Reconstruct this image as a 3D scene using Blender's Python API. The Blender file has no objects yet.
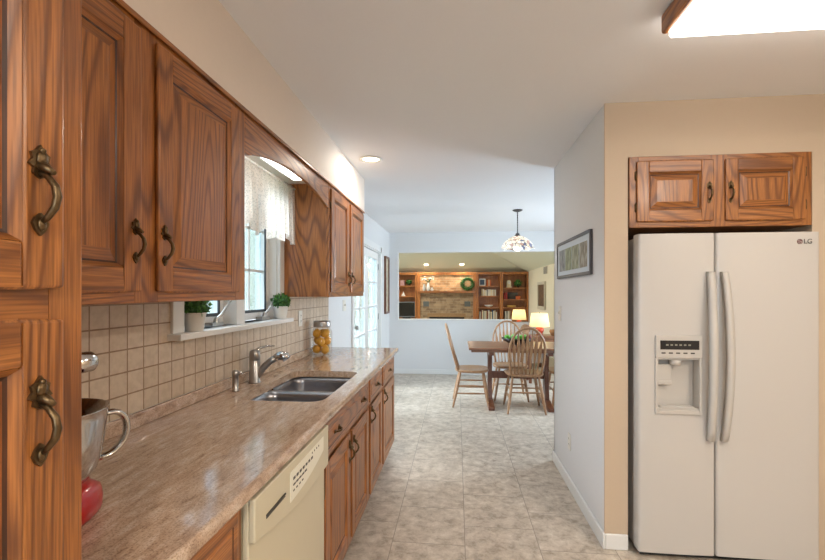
import bpy, bmesh, math, random
from mathutils import Vector, Matrix
random.seed(7)
C = bpy.context.scene.collection
PI = math.pi
R = math.radians
F = 432.0; TH = R(5.88); CAMH = 1.40; HOR = 293.0

# ------------------------------------------------------------------ camera
cd = bpy.data.cameras.new('camera'); cam = bpy.data.objects.new('camera', cd); C.objects.link(cam)
cd.sensor_width = 36; cd.lens = 36 * F / 825
cd.shift_y = 13.0 / 825
cd.clip_start = 0.05
cam.location = (0, 0, CAMH); cam.rotation_euler = (R(90), 0, TH)
bpy.context.scene.camera = cam

# ------------------------------------------------------------------ world, light, exposure
sc = bpy.context.scene
sc.view_settings.view_transform = 'Standard'; sc.view_settings.look = 'None'
sc.view_settings.gamma = 1; sc.view_settings.use_curve_mapping = False
sc.view_settings.exposure = 0.1
w = bpy.data.worlds.new('world'); sc.world = w; w.use_nodes = True
wb = w.node_tree.nodes['Background']
wb.inputs[0].default_value = (0.55, 0.80, 1.0, 1); wb.inputs[1].default_value = 2.4

def area(name, loc, rot, sx, sy, power, col=(1, 1, 1), portal=False, shape='RECTANGLE', spread=None):
    l = bpy.data.lights.new(name, 'AREA'); l.shape = shape; l.size = sx
    if shape == 'RECTANGLE': l.size_y = sy
    l.energy = power; l.color = col
    if spread: l.spread = spread
    if portal: l.cycles.is_portal = True
    o = bpy.data.objects.new(name, l); C.objects.link(o); o.location = loc; o.rotation_euler = rot
    return o
sun = bpy.data.lights.new('hazy_sun', 'SUN'); sun.energy = 11; sun.angle = R(50); sun.color = (1, .985, .96)
so_ = bpy.data.objects.new('hazy_sun', sun); C.objects.link(so_); so_.location = (-8, 4, 6); so_.rotation_euler = (0, R(-62), R(8))
# daylight lamps added outside the made-up windows out of view
area('daylight_fill', (3.6, 5.6, 1.6), (0, R(90), 0), 1.7, 1.3, 190, (.97, .975, 1))
area('daylight_fill', (-5.0, 10.2, 1.6), (0, R(-90), 0), 1.7, 2.2, 55, (.95, .98, 1))
area('daylight_fill', (.1, -3.1, 1.5), (R(90), 0, 0), 1.3, 1.2, 45, (.92, .97, 1))
# portals at the glazed openings
area('portal', (-1.40, 2.23, 1.67), (0, R(-90), 0), 0.9, 1.1, 1, portal=True)
area('portal', (-1.32, 5.65, 1.05), (0, R(-90), 0), 2.0, 1.75, 1, portal=True)
#area('portal', (.1, -2.72, 1.35), (R(90), 0, 0), 1.2, 1.2, 1, portal=True)
#area('portal', (-4.6, 10.2, 1.4), (0, R(-90), 0), 1.7, 2.4, 1, portal=True)
#area('portal', (3.32, 5.6, 1.4), (0, R(90), 0), 1.3, 1.8, 1, portal=True)
def can_or_fill_light(loc, power, col=(1.0, 0.88, 0.74), size=0.13):  # serves the visible cans and the added fill lamps
    return area('can_or_fill_disk', loc, (0, 0, 0), size, size, power, col, shape='DISK')
WARM = (1.0, 0.82, 0.62)

# ------------------------------------------------------------------ helpers
def tag(o, label=None, cat=None, group=None, kind=None):
    if label: o['label'] = label
    if cat: o['category'] = cat
    if group: o['group'] = group
    if kind: o['kind'] = kind
    return o

def thing(name, label, cat, loc=(0, 0, 0), rz=0, group=None):
    o = bpy.data.objects.new(name, None); C.objects.link(o)
    o.empty_display_size = 0.05
    o.location = loc; o.rotation_euler = (0, 0, rz)
    return tag(o, label, cat, group)

class MB:
    def __init__(s): s.v = []; s.f = []; s.m = []; s.sm = []; s.M = Matrix()
    def add(s, vs, fs, m=0, smooth=False):
        b = len(s.v)
        s.v += [tuple(s.M @ Vector(p)) for p in vs]
        s.f += [[b + i for i in f] for f in fs]
        s.m += [m] * len(fs); s.sm += [smooth] * len(fs)
        return s
    def box(s, x0, x1, y0, y1, z0, z1, m=0):
        return s.add([(x0, y0, z0), (x1, y0, z0), (x1, y1, z0), (x0, y1, z0), (x0, y0, z1), (x1, y0, z1), (x1, y1, z1), (x0, y1, z1)],
                     [(0, 3, 2, 1), (4, 5, 6, 7), (0, 1, 5, 4), (1, 2, 6, 5), (2, 3, 7, 6), (3, 0, 4, 7)], m)
    def loft(s, rings, m=0, caps=True, smooth=True, close=True):
        n = len(rings[0]); vs = [p for r in rings for p in r]; fs = []
        for i in range(len(rings) - 1):
            for j in range(n if close else n - 1):
                k = (j + 1) % n
                fs.append((i * n + j, i * n + k, (i + 1) * n + k, (i + 1) * n + j))
        s.add(vs, fs, m, smooth)
        if caps:
            s.add(rings[0], [tuple(range(n))[::-1]], m, False); s.add(rings[-1], [tuple(range(n))], m, False)
        return s
    def lathe(s, prof, c=(0, 0, 0), seg=24, m=0, caps=False, sx=1, sy=1):
        rings = [[(c[0] + r * sx * math.cos(2 * PI * j / seg), c[1] + r * sy * math.sin(2 * PI * j / seg), c[2] + z) for j in range(seg)] for r, z in prof]
        return s.loft(rings, m, caps)
    def cyl(s, c, r, h, seg=20, m=0): return s.lathe([(r, 0), (r, h)], c, seg, m, True)
    def tube(s, pts, rad, seg=10, m=0, flat=(1, 1), up=(0, 0, 1)):
        pts = [Vector(p) for p in pts]; n = len(pts)
        if not isinstance(rad, (list, tuple)): rad = [rad] * n
        rings = []; prev = None
        for i, p in enumerate(pts):
            t = (pts[min(i + 1, n - 1)] - pts[max(i - 1, 0)]).normalized()
            if prev is None:
                u = Vector(up)
                if abs(u.dot(t)) > 0.95: u = Vector((1, 0, 0)) if abs(t.x) < .9 else Vector((0, 1, 0))
                a = (u - t * u.dot(t)).normalized()
            else: a = (prev - t * prev.dot(t)).normalized()
            prev = a; b = t.cross(a)
            rings.append([tuple(p + a * rad[i] * flat[0] * math.cos(2 * PI * j / seg) + b * rad[i] * flat[1] * math.sin(2 * PI * j / seg)) for j in range(seg)])
        return s.loft(rings, m)
    def ball(s, c, r, seg=14, m=0, sc=(1, 1, 1)):
        rings = []
        k = seg // 2 + 1
        for i in range(k + 1):
            a = -PI / 2 + PI * (i + .02) / (k + .04)
            rings.append([(c[0] + r * sc[0] * math.cos(a) * math.cos(2 * PI * j / seg), c[1] + r * sc[1] * math.cos(a) * math.sin(2 * PI * j / seg), c[2] + r * sc[2] * math.sin(a)) for j in range(seg)])
        return s.loft(rings, m)
    def prism(s, poly, axis, a0, a1, m=0, smooth=False):
        def P(p, a):
            return {'x': (a, p[0], p[1]), 'y': (p[0], a, p[1]), 'z': (p[0], p[1], a)}[axis]
        return s.loft([[P(p, a0) for p in poly], [P(p, a1) for p in poly]], m, True, smooth)
    def ring(s, o, i, yo, yi, m=(0, 1)):
        (x0, x1, z0, z1), (a0, a1, c0, c1) = o, i
        vs = [(x0, yo, z0), (x1, yo, z0), (x1, yo, z1), (x0, yo, z1), (a0, yi, c0), (a1, yi, c0), (a1, yi, c1), (a0, yi, c1)]
        s.add(vs, [(0, 1, 5, 4), (2, 3, 7, 6)], m[1]); s.add(vs, [(1, 2, 6, 5), (3, 0, 4, 7)], m[0]); return s
    def build(s, name, mats, parent=None, bev=0, seg=2, loc=None, sub=0):
        me = bpy.data.meshes.new(name); me.from_pydata(s.v, [], s.f)
        if not isinstance(mats, (list, tuple)): mats = [mats]
        for m in mats: me.materials.append(m)
        for p, mi, sm in zip(me.polygons, s.m, s.sm): p.material_index = mi; p.use_smooth = sm
        bm = bmesh.new(); bm.from_mesh(me); bmesh.ops.remove_doubles(bm, verts=bm.verts, dist=1e-6)
        bmesh.ops.recalc_face_normals(bm, faces=bm.faces); bm.to_mesh(me); bm.free()
        o = bpy.data.objects.new(name, me); C.objects.link(o)
        if parent: o.parent = parent
        if loc: o.location = loc
        if bev:
            b = o.modifiers.new('bevel', 'BEVEL'); b.width = bev; b.segments = seg; b.limit_method = 'ANGLE'; b.angle_limit = R(40)
        if sub:
            b = o.modifiers.new('sub', 'SUBSURF'); b.levels = sub; b.render_levels = sub
        return o

def copy_tree(o, parent=None):
    c = o.copy(); C.objects.link(c)
    if parent: c.parent = parent
    for ch in [x for x in C.objects if x.parent == o]: copy_tree(ch, c)
    return c
def struct(name, mb, mats, **k):
    return tag(mb.build(name, mats, **k), kind='structure')
def pt(px, py, Y):      # the real place, at depth Y, of something seen in that direction
    ph = math.atan((px - 412.5) / F) - TH
    X = Y * math.tan(ph); dep = -X * math.sin(TH) + Y * math.cos(TH)
    return X, CAMH + (HOR - py) / F * dep
def bake(o):            # apply modifiers into the mesh
    dg = bpy.context.evaluated_depsgraph_get(); dg.update()
    me = bpy.data.meshes.new_from_object(o.evaluated_get(dg)); o.modifiers.clear(); o.data = me
def text_mesh(name, s, size, mat, parent, loc, rot, ext=0.0005):
    cu = bpy.data.curves.new(name, 'FONT'); cu.body = s; cu.size = size; cu.extrude = ext; cu.align_x = 'CENTER'; cu.align_y = 'CENTER'
    t = bpy.data.objects.new(name, cu); C.objects.link(t)
    dg = bpy.context.evaluated_depsgraph_get(); dg.update()
    me = bpy.data.meshes.new_from_object(t.evaluated_get(dg)); bpy.data.objects.remove(t)
    o = bpy.data.objects.new(name, me); C.objects.link(o); me.materials.clear(); me.materials.append(mat)
    o.parent = parent; o.location = loc; o.rotation_euler = rot
    return o

# ------------------------------------------------------------------ materials
def newmat(name):
    m = bpy.data.materials.new(name); m.use_nodes = True
    return m, m.node_tree.nodes, m.node_tree.links, m.node_tree.nodes['Principled BSDF']
def srgb(r, g, b):
    f = lambda c: (c / 255 / 12.92) if c / 255 <= .04045 else ((c / 255 + .055) / 1.055) ** 2.4
    return (f(r), f(g), f(b), 1)
def plain(name, col, rough=.5, metal=0, noise=0.04, nscale=30, bump=0, spec=None, emit=None, coat=0):
    m, N, L, B = newmat(name)
    B.inputs['Roughness'].default_value = rough; B.inputs['Metallic'].default_value = metal
    if spec is not None: B.inputs['Specular IOR Level'].default_value = spec
    if coat: B.inputs['Coat Weight'].default_value = coat; B.inputs['Coat Roughness'].default_value = .08
    tc = N.new('ShaderNodeTexCoord'); n = N.new('ShaderNodeTexNoise'); n.inputs['Scale'].default_value = nscale; n.inputs['Detail'].default_value = 4
    L.new(tc.outputs['Object'], n.inputs['Vector'])
    mx = N.new('ShaderNodeMix'); mx.data_type = 'RGBA'
    mx.inputs[6].default_value = tuple(c * (1 - noise * 1.5) for c in col[:3]) + (1,); mx.inputs[7].default_value = tuple(min(1, c * (1 + noise)) for c in col[:3]) + (1,)
    L.new(n.outputs[0], mx.inputs[0]); L.new(mx.outputs[2], B.inputs['Base Color'])
    if bump:
        b = N.new('ShaderNodeBump'); b.inputs['Strength'].default_value = bump; b.inputs['Distance'].default_value = .01
        L.new(n.outputs[0], b.inputs['Height']); L.new(b.outputs[0], B.inputs['Normal'])
    if emit: B.inputs['Emission Color'].default_value = emit[0]; B.inputs['Emission Strength'].default_value = emit[1]
    return m
def ramp(N, stops):
    r = N.new('ShaderNodeValToRGB'); e = r.color_ramp.elements
    e[0].position, e[0].color = stops[0][0], stops[0][1]; e[1].position, e[1].color = stops[-1][0], stops[-1][1]
    for p, c in stops[1:-1]:
        x = e.new(p); x.color = c
    return r
def math_node(N, op, a=None, b=None):
    n = N.new('ShaderNodeMath'); n.operation = op
    if a is not None and not hasattr(a, 'links'): n.inputs[0].default_value = a
    if b is not None: n.inputs[1].default_value = b
    return n
def wood(name, dark, light, axis='z', scale=1.0, rough=.38, rings=64, coat=.25, line=.72):
    """oak: contour rings of stretched noise give cathedral figure, fine stretched noise gives pores"""
    m, N, L, B = newmat(name)
    tc = N.new('ShaderNodeTexCoord'); oi = N.new('ShaderNodeObjectInfo')
    ad = N.new('ShaderNodeVectorMath'); ad.operation = 'ADD'
    ml = N.new('ShaderNodeVectorMath'); ml.operation = 'SCALE'; ml.inputs['Scale'].default_value = 7.0
    cx = N.new('ShaderNodeCombineXYZ')
    for i in range(3): L.new(oi.outputs['Random'], cx.inputs[i])
    L.new(cx.outputs[0], ml.inputs[0]); L.new(tc.outputs['Object'], ad.inputs[0]); L.new(ml.outputs[0], ad.inputs[1])
    def mapped(across, along):
        mp = N.new('ShaderNodeMapping'); s = [across * scale] * 3; s['xyz'.index(axis)] = along * scale
        mp.inputs['Scale'].default_value = s; L.new(ad.outputs[0], mp.inputs['Vector']); return mp
    m1 = mapped(3.6, .42); n1 = N.new('ShaderNodeTexNoise'); n1.inputs['Scale'].default_value = 1; n1.inputs['Detail'].default_value = 1.5; n1.inputs['Roughness'].default_value = .45
    L.new(m1.outputs[0], n1.inputs['Vector'])
    mu = math_node(N, 'MULTIPLY', b=rings * 6.28 / 2.2); L.new(n1.outputs[0], mu.inputs[0])
    si = math_node(N, 'SINE'); L.new(mu.outputs[0], si.inputs[0])
    ab = math_node(N, 'MULTIPLY_ADD', b=.5); ab.inputs[2].default_value = .5; L.new(si.outputs[0], ab.inputs[0])
    pw = math_node(N, 'POWER', b=2.8); L.new(ab.outputs[0], pw.inputs[0])
    m2 = mapped(320, 9); n2 = N.new('ShaderNodeTexNoise'); n2.inputs['Scale'].default_value = 1; n2.inputs['Detail'].default_value = 3
    L.new(m2.outputs[0], n2.inputs['Vector'])
    r2 = ramp(N, [(.35, (0, 0, 0, 1)), (.62, (1, 1, 1, 1))]); L.new(n2.outputs[0], r2.inputs[0])
    m3 = mapped(9, 1.0); n3 = N.new('ShaderNodeTexNoise'); n3.inputs['Scale'].default_value = 1; n3.inputs['Detail'].default_value = 2
    L.new(m3.outputs[0], n3.inputs['Vector'])
    base = N.new('ShaderNodeMix'); base.data_type = 'RGBA'
    mid = tuple((a * .45 + b * .55) for a, b in zip(dark[:3], light[:3])) + (1,)
    base.inputs[6].default_value = light; base.inputs[7].default_value = mid
    L.new(n3.outputs[0], base.inputs[0])
    g = N.new('ShaderNodeMix'); g.data_type = 'RGBA'
    gm = math_node(N, 'MULTIPLY', b=line); L.new(pw.outputs[0], gm.inputs[0]); L.new(gm.outputs[0], g.inputs[0])
    L.new(base.outputs[2], g.inputs[6]); g.inputs[7].default_value = dark
    p = N.new('ShaderNodeMix'); p.data_type = 'RGBA'
    pm = math_node(N, 'MULTIPLY', b=.55); L.new(r2.outputs[0], pm.inputs[0]); L.new(pm.outputs[0], p.inputs[0])
    L.new(g.outputs[2], p.inputs[6]); p.inputs[7].default_value = tuple(c * .75 for c in dark[:3]) + (1,)
    L.new(p.outputs[2], B.inputs['Base Color'])
    B.inputs['Roughness'].default_value = rough; B.inputs['Coat Weight'].default_value = coat; B.inputs['Coat Roughness'].default_value = .2
    b = N.new('ShaderNodeBump'); b.inputs['Strength'].default_value = .12; b.inputs['Distance'].default_value = .002
    L.new(pw.outputs[0], b.inputs['Height']); L.new(b.outputs[0], B.inputs['Normal'])
    return m

OAK_D, OAK_L = srgb(98, 52, 20), srgb(194, 124, 60)
oak_v = wood('oak_vertical', OAK_D, OAK_L, 'z')
oak_h = wood('oak_horizontal', OAK_D, OAK_L, 'x')
oak_y = wood('oak_depth', OAK_D, OAK_L, 'y')
stain = wood('oak_groove_glaze', srgb(52, 26, 14), srgb(84, 44, 24), 'z')
oak = [oak_v, oak_h, stain]
far_oak = wood('bookcase_oak', srgb(138, 78, 34), srgb(206, 134, 68), 'z', rings=14, line=.4)
chair_wood = wood('light_oak', srgb(140, 98, 66), srgb(196, 154, 114), 'z', rings=30, line=.35)
table_wood = wood('table_oak', srgb(104, 64, 42), srgb(158, 108, 76), 'x', rings=30, line=.4, rough=.3)
trestle_wood = wood('trestle_oak', srgb(84, 46, 28), srgb(134, 80, 50), 'z', rings=30, line=.4)
brass = plain('antique_brass', srgb(108, 88, 62), .38, .9, .25, 60, .2)
chrome = plain('polished_steel', srgb(205, 205, 205), .12, 1, .02)
steel = plain('brushed_steel', srgb(170, 168, 165), .3, 1, .05, 200)
sink_steel = plain('sink_steel', srgb(165, 165, 170), .28, 1, .05, 200)
white = plain('white_paint', srgb(232, 230, 225), .45, noise=.01)
trimw = plain('trim_white', srgb(228, 228, 226), .4, noise=.01)
wall_m = plain('wall_paint_daylit', srgb(222, 222, 222), .75, noise=.015, bump=.02, nscale=60)  # copy of the wall paint with cool daylight put into its colour
wall_warmlit = plain('wall_paint_warmlit', srgb(198, 178, 154), .7, noise=.015, bump=.02, nscale=60)  # same wall paint, warm kitchen light put into the colour
wall_soffit = plain('soffit_paint_cream', srgb(232, 220, 208), .7, noise=.015, bump=.02, nscale=60)
fam_wall = plain('family_paint_cream', srgb(222, 214, 192), .75, noise=.015)
ceil_m = plain('ceiling_paint', srgb(236, 236, 238), .85, noise=.01, bump=.04, nscale=90)
fam_ceil = plain('family_ceiling_paint', srgb(226, 232, 218), .85, noise=.01)
carpet = plain('carpet', srgb(190, 178, 158), .95, noise=.1, nscale=200)
appl = plain('appliance_white', srgb(197, 193, 188), .3, noise=.008, nscale=400, coat=.3)
appl_in = plain('dispenser_white', srgb(192, 187, 180), .4, noise=.008)
almond = plain('almond_enamel', srgb(206, 197, 170), .35, noise=.01, coat=.3)
almond_d = plain('almond_print', srgb(232, 228, 212), .5, noise=.01)
dark = plain('dark_plastic', srgb(34, 34, 36), .3)
darkgrey = plain('grey_gasket', srgb(70, 74, 80), .6)
ink = plain('ink_grey', srgb(70, 66, 60), .6)
red = plain('red_enamel', srgb(170, 14, 16), .3, noise=.02, coat=.3)
pot_w = plain('white_ceramic', srgb(226, 224, 218), .4, noise=.01)
soil = plain('soil', srgb(60, 44, 30), .95, noise=.3)
leaf = plain('leaf_green', srgb(44, 92, 34), .6, noise=.4, nscale=50)
leaf_l = plain('leaf_bright', srgb(74, 128, 48), .6, noise=.35, nscale=50)
tree_leaf = plain('tree_leaf', srgb(96, 150, 112), .7, noise=.3, nscale=4)
bark = plain('bark', srgb(98, 82, 66), .9, noise=.3)
lemon = plain('lemon_skin', srgb(226, 168, 62), .4, noise=.06, nscale=80, bump=.1)
frame_dark = plain('frame_grey', srgb(70, 66, 68), .4, noise=.1)
mat_board = plain('mat_board', srgb(205, 215, 222), .7, noise=.01)
plate = plain('switch_plate', srgb(226, 222, 212), .4, noise=.01)
lampshade = None

def glass(name, tint=(1, 1, 1, 1), refl=1.0):
    m, N, L, B = newmat(name); N.remove(B)
    out = N['Material Output']; t = N.new('ShaderNodeBsdfTransparent'); g = N.new('ShaderNodeBsdfGlossy'); g.inputs['Roughness'].default_value = .02
    t.inputs[0].default_value = tint; fr = N.new('ShaderNodeFresnel'); fr.inputs[0].default_value = 1.45
    mu = math_node(N, 'MULTIPLY', b=refl); L.new(fr.outputs[0], mu.inputs[0])
    mx = N.new('ShaderNodeMixShader'); L.new(mu.outputs[0], mx.inputs[0]); L.new(t.outputs[0], mx.inputs[1]); L.new(g.outputs[0], mx.inputs[2]); L.new(mx.outputs[0], out.inputs[0])
    return m
pane = glass('window_glass', (.88, .95, 1, 1), .6)
jar_glass = glass('jar_glass', (.97, .98, .98, 1), .35)

def cloth_translucent(name, col, tr=.5, holes=0, emit=None):
    m, N, L, B = newmat(name); N.remove(B); out = N['Material Output']
    d = N.new('ShaderNodeBsdfDiffuse'); d.inputs[0].default_value = col
    t = N.new('ShaderNodeBsdfTranslucent'); t.inputs[0].default_value = col
    mx = N.new('ShaderNodeMixShader'); mx.inputs[0].default_value = tr; L.new(d.outputs[0], mx.inputs[1]); L.new(t.outputs[0], mx.inputs[2])
    last = mx
    if emit:
        e = N.new('ShaderNodeEmission'); e.inputs[0].default_value = emit[0]; e.inputs[1].default_value = emit[1]
        a = N.new('ShaderNodeAddShader'); L.new(mx.outputs[0], a.inputs[0]); L.new(e.outputs[0], a.inputs[1]); last = a
    if holes:
        tc = N.new('ShaderNodeTexCoord'); v = N.new('ShaderNodeTexVoronoi'); v.inputs['Scale'].default_value = 110; L.new(tc.outputs['Object'], v.inputs['Vector'])
        r = ramp(N, [(.25, (holes, holes, holes, 1)), (.5, (0, 0, 0, 1))]); L.new(v.outputs['Distance'], r.inputs[0])
        ad = math_node(N, 'ADD', b=.10); L.new(r.outputs[0], ad.inputs[0])
        tp = N.new('ShaderNodeBsdfTransparent'); m2 = N.new('ShaderNodeMixShader'); L.new(ad.outputs[0], m2.inputs[0]); L.new(last.outputs[0], m2.inputs[1]); L.new(tp.outputs[0], m2.inputs[2]); last = m2
    L.new(last.outputs[0], out.inputs[0]); return m
lace = cloth_translucent('lace', srgb(238, 228, 218), .55, .25)
lampshade = cloth_translucent('lamp_shade_linen', srgb(244, 232, 190), .55, emit=(srgb(255, 240, 190), .42))
diffuser = plain('lit_diffuser', srgb(250, 246, 236), .5, noise=.0, emit=(srgb(255, 248, 238), 5.2))
tube_lens = plain('lit_lens', srgb(250, 250, 250), .5, noise=0, emit=(srgb(255, 253, 248), 4.0))
bulb_m = plain('lit_bulb', srgb(255, 240, 210), .5, noise=0, emit=(srgb(255, 236, 200), 5.0))

def tile_floor():
    m, N, L, B = newmat('floor_tile')
    tc = N.new('ShaderNodeTexCoord'); sp = N.new('ShaderNodeSeparateXYZ'); L.new(tc.outputs['Object'], sp.inputs[0])
    ax = math_node(N, 'ADD', b=-.044 + 40 * .4065); ay = math_node(N, 'ADD', b=-2.60 + .19 + 40 * .4065)
    L.new(sp.outputs[0], ax.inputs[0]); L.new(sp.outputs[1], ay.inputs[0])
    cb = N.new('ShaderNodeCombineXYZ'); L.new(ay.outputs[0], cb.inputs[0]); L.new(ax.outputs[0], cb.inputs[1])
    br = N.new('ShaderNodeTexBrick'); br.offset = .5; br.offset_frequency = 2; br.squash = 1
    for k, v in (('Scale', 1), ('Mortar Size', .0022), ('Mortar Smooth', .3), ('Bias', 0), ('Brick Width', .4065), ('Row Height', .4065)): br.inputs[k].default_value = v
    br.inputs['Color1'].default_value = (0, 0, 0, 1); br.inputs['Color2'].default_value = (1, 1, 1, 1)
    L.new(cb.outputs[0], br.inputs['Vector'])
    n = N.new('ShaderNodeTexNoise'); n.inputs['Scale'].default_value = 13; n.inputs['Detail'].default_value = 12; n.inputs['Roughness'].default_value = .74; n.inputs['Distortion'].default_value = .25
    of = N.new('ShaderNodeVectorMath'); of.operation = 'ADD'; L.new(tc.outputs['Object'], of.inputs[0])
    sc_ = N.new('ShaderNodeVectorMath'); sc_.operation = 'SCALE'; sc_.inputs['Scale'].default_value = 3; L.new(br.outputs[0], sc_.inputs[0]); L.new(sc_.outputs[0], of.inputs[1])
    L.new(of.outputs[0], n.inputs['Vector'])
    rp = ramp(N, [(.34, srgb(146, 133, 118)), (.46, srgb(182, 169, 153)), (.56, srgb(200, 188, 173)), (.68, srgb(218, 209, 196))]); L.new(n.outputs[0], rp.inputs[0])
    mx = N.new('ShaderNodeMix'); mx.data_type = 'RGBA'; L.new(br.outputs['Fac'], mx.inputs[0]); L.new(rp.outputs[0], mx.inputs[6]); mx.inputs[7].default_value = srgb(136, 126, 114)
    L.new(mx.outputs[2], B.inputs['Base Color']); B.inputs['Roughness'].default_value = .38
    b = N.new('ShaderNodeBump'); b.inputs['Strength'].default_value = .35; b.inputs['Distance'].default_value = .002; b.invert = True
    L.new(br.outputs['Fac'], b.inputs['Height']); L.new(b.outputs[0], B.inputs['Normal'])
    return m
def tile_wall():
    m, N, L, B = newmat('backsplash_tile'); S = .080
    tc = N.new('ShaderNodeTexCoord'); sp = N.new('ShaderNodeSeparateXYZ'); L.new(tc.outputs['Object'], sp.inputs[0])
    ax = math_node(N, 'ADD', b=S * 40 - 1.343); az = math_node(N, 'ADD', b=-.960 + S * 20)
    L.new(sp.outputs[1], ax.inputs[0]); L.new(sp.outputs[2], az.inputs[0])
    cb = N.new('ShaderNodeCombineXYZ'); L.new(ax.outputs[0], cb.inputs[0]); L.new(az.outputs[0], cb.inputs[1])
    br = N.new('ShaderNodeTexBrick'); br.offset = 0; br.squash = 1
    for k, v in (('Scale', 1), ('Mortar Size', .0030), ('Mortar Smooth', .2), ('Bias', 0), ('Brick Width', S), ('Row Height', S)): br.inputs[k].default_value = v
    br.inputs['Color1'].default_value = srgb(204, 186, 164); br.inputs['Color2'].default_value = srgb(214, 198, 178); br.inputs['Mortar'].default_value = srgb(150, 124, 98)
    L.new(cb.outputs[0], br.inputs['Vector'])
    n = N.new('ShaderNodeTexNoise'); n.inputs['Scale'].default_value = 40; n.inputs['Detail'].default_value = 4; L.new(tc.outputs['Object'], n.inputs['Vector'])
    mx = N.new('ShaderNodeMix'); mx.data_type = 'RGBA'; mx.blend_type = 'MULTIPLY'; mx.inputs[0].default_value = 1
    rp = ramp(N, [(.35, (.88, .86, .84, 1)), (.6, (1, 1, 1, 1))]); L.new(n.outputs[0], rp.inputs[0]); L.new(br.outputs[0], mx.inputs[6]); L.new(rp.outputs[0], mx.inputs[7])
    L.new(mx.outputs[2], B.inputs['Base Color']); B.inputs['Roughness'].default_value = .35
    b = N.new('ShaderNodeBump'); b.inputs['Strength'].default_value = .5; b.inputs['Distance'].default_value = .002; b.invert = True
    L.new(br.outputs['Fac'], b.inputs['Height']); L.new(b.outputs[0], B.inputs['Normal'])
    return m
def granite():
    m, N, L, B = newmat('granite')
    tc = N.new('ShaderNodeTexCoord')
    mp = N.new('ShaderNodeMapping'); mp.inputs['Rotation'].default_value = (0, 0, R(14)); mp.inputs['Scale'].default_value = (60, 13, 30); L.new(tc.outputs['Object'], mp.inputs[0])
    n = N.new('ShaderNodeTexNoise'); n.inputs['Scale'].default_value = 1; n.inputs['Detail'].default_value = 7; n.inputs['Roughness'].default_value = .65; n.inputs['Distortion'].default_value = .5; L.new(mp.outputs[0], n.inputs['Vector'])
    rp = ramp(N, [(.30, srgb(150, 122, 102)), (.45, srgb(188, 160, 136)), (.56, srgb(202, 177, 154)), (.70, srgb(216, 196, 178))]); L.new(n.outputs[0], rp.inputs[0])
    n2 = N.new('ShaderNodeTexNoise'); n2.inputs['Scale'].default_value = 260; n2.inputs['Detail'].default_value = 3; L.new(tc.outputs['Object'], n2.inputs['Vector'])
    r2 = ramp(N, [(.36, (.55, .5, .47, 1)), (.5, (1, 1, 1, 1))]); L.new(n2.outputs[0], r2.inputs[0])
    mx = N.new('ShaderNodeMix'); mx.data_type = 'RGBA'; mx.blend_type = 'MULTIPLY'; mx.inputs[0].default_value = .8; L.new(rp.outputs[0], mx.inputs[6]); L.new(r2.outputs[0], mx.inputs[7])
    L.new(mx.outputs[2], B.inputs['Base Color']); B.inputs['Roughness'].default_value = .13; B.inputs['Coat Weight'].default_value = .3; B.inputs['Coat Roughness'].default_value = .05
    return m
def brick(name, cols, mortar, bw=.2, rh=.068):
    m, N, L, B = newmat(name)
    tc = N.new('ShaderNodeTexCoord'); sp = N.new('ShaderNodeSeparateXYZ'); L.new(tc.outputs['Object'], sp.inputs[0])
    ax = math_node(N, 'ADD', b=10); L.new(sp.outputs[0], ax.inputs[0])
    cb = N.new('ShaderNodeCombineXYZ'); L.new(ax.outputs[0], cb.inputs[0]); L.new(sp.outputs[2], cb.inputs[1])
    br = N.new('ShaderNodeTexBrick')
    for k, v in (('Scale', 1), ('Mortar Size', .006), ('Brick Width', bw), ('Row Height', rh)): br.inputs[k].default_value = v
    br.inputs['Color1'].default_value = cols[0]; br.inputs['Color2'].default_value = cols[1]; br.inputs['Mortar'].default_value = mortar
    L.new(cb.outputs[0], br.inputs['Vector'])
    n = N.new('ShaderNodeTexNoise'); n.inputs['Scale'].default_value = 9; n.inputs['Detail'].default_value = 2; L.new(tc.outputs['Object'], n.inputs['Vector'])
    rp = ramp(N, [(.4, (.5, .47, .45, 1)), (.55, (1, 1, 1, 1))]); L.new(n.outputs[0], rp.inputs[0])
    mx = N.new('ShaderNodeMix'); mx.data_type = 'RGBA'; mx.blend_type = 'MULTIPLY'; mx.inputs[0].default_value = .45; L.new(br.outputs[0], mx.inputs[6]); L.new(rp.outputs[0], mx.inputs[7])
    L.new(mx.outputs[2], B.inputs['Base Color']); B.inputs['Roughness'].default_value = .9
    return m
floor_m, tile_m, granite_m = tile_floor(), tile_wall(), granite()
brick_m = brick('fireplace_brick', (srgb(222, 176, 128), srgb(188, 140, 98)), srgb(210, 188, 156))
brick_low = brick('hearth_brick', (srgb(182, 156, 124), srgb(140, 116, 92)), srgb(168, 150, 126))

# ------------------------------------------------------------------ setting
WX = -1.175; CE = 2.44; YF = 7.45; DR = 3.2
struct('floor', MB().box(-1.3, DR + .1, -2.8, YF + .06, -.1, 0), floor_m)
b = MB(); b.box(-4.7, 2.2, YF + .06, 13.2, -.1, 0); struct('floor_family', b, carpet)
b = MB(); b.box(-1.3, DR + .1, -2.8, YF + .12, CE, CE + .1); struct('ceiling', b, ceil_m)
# left wall with window and french door openings
WY0, WY1, WZ0, WZ1 = 1.72, 2.74, 1.232, 2.12
DY0, DY1, DZ1 = 4.80, 6.52, 2.03
T = .14
b = MB()
b.box(WX - T, WX, -2.8, WY0, 0, CE); b.box(WX - T, WX, WY0, WY1, 0, WZ0); b.box(WX - T, WX, WY0, WY1, WZ1, CE)
b.box(WX - T, WX, WY1, DY0, 0, CE); b.box(WX - T, WX, DY0, DY1, DZ1, CE); b.box(WX - T, WX, DY1, YF + .12, 0, CE)
struct('wall_left', b, wall_m)
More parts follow.
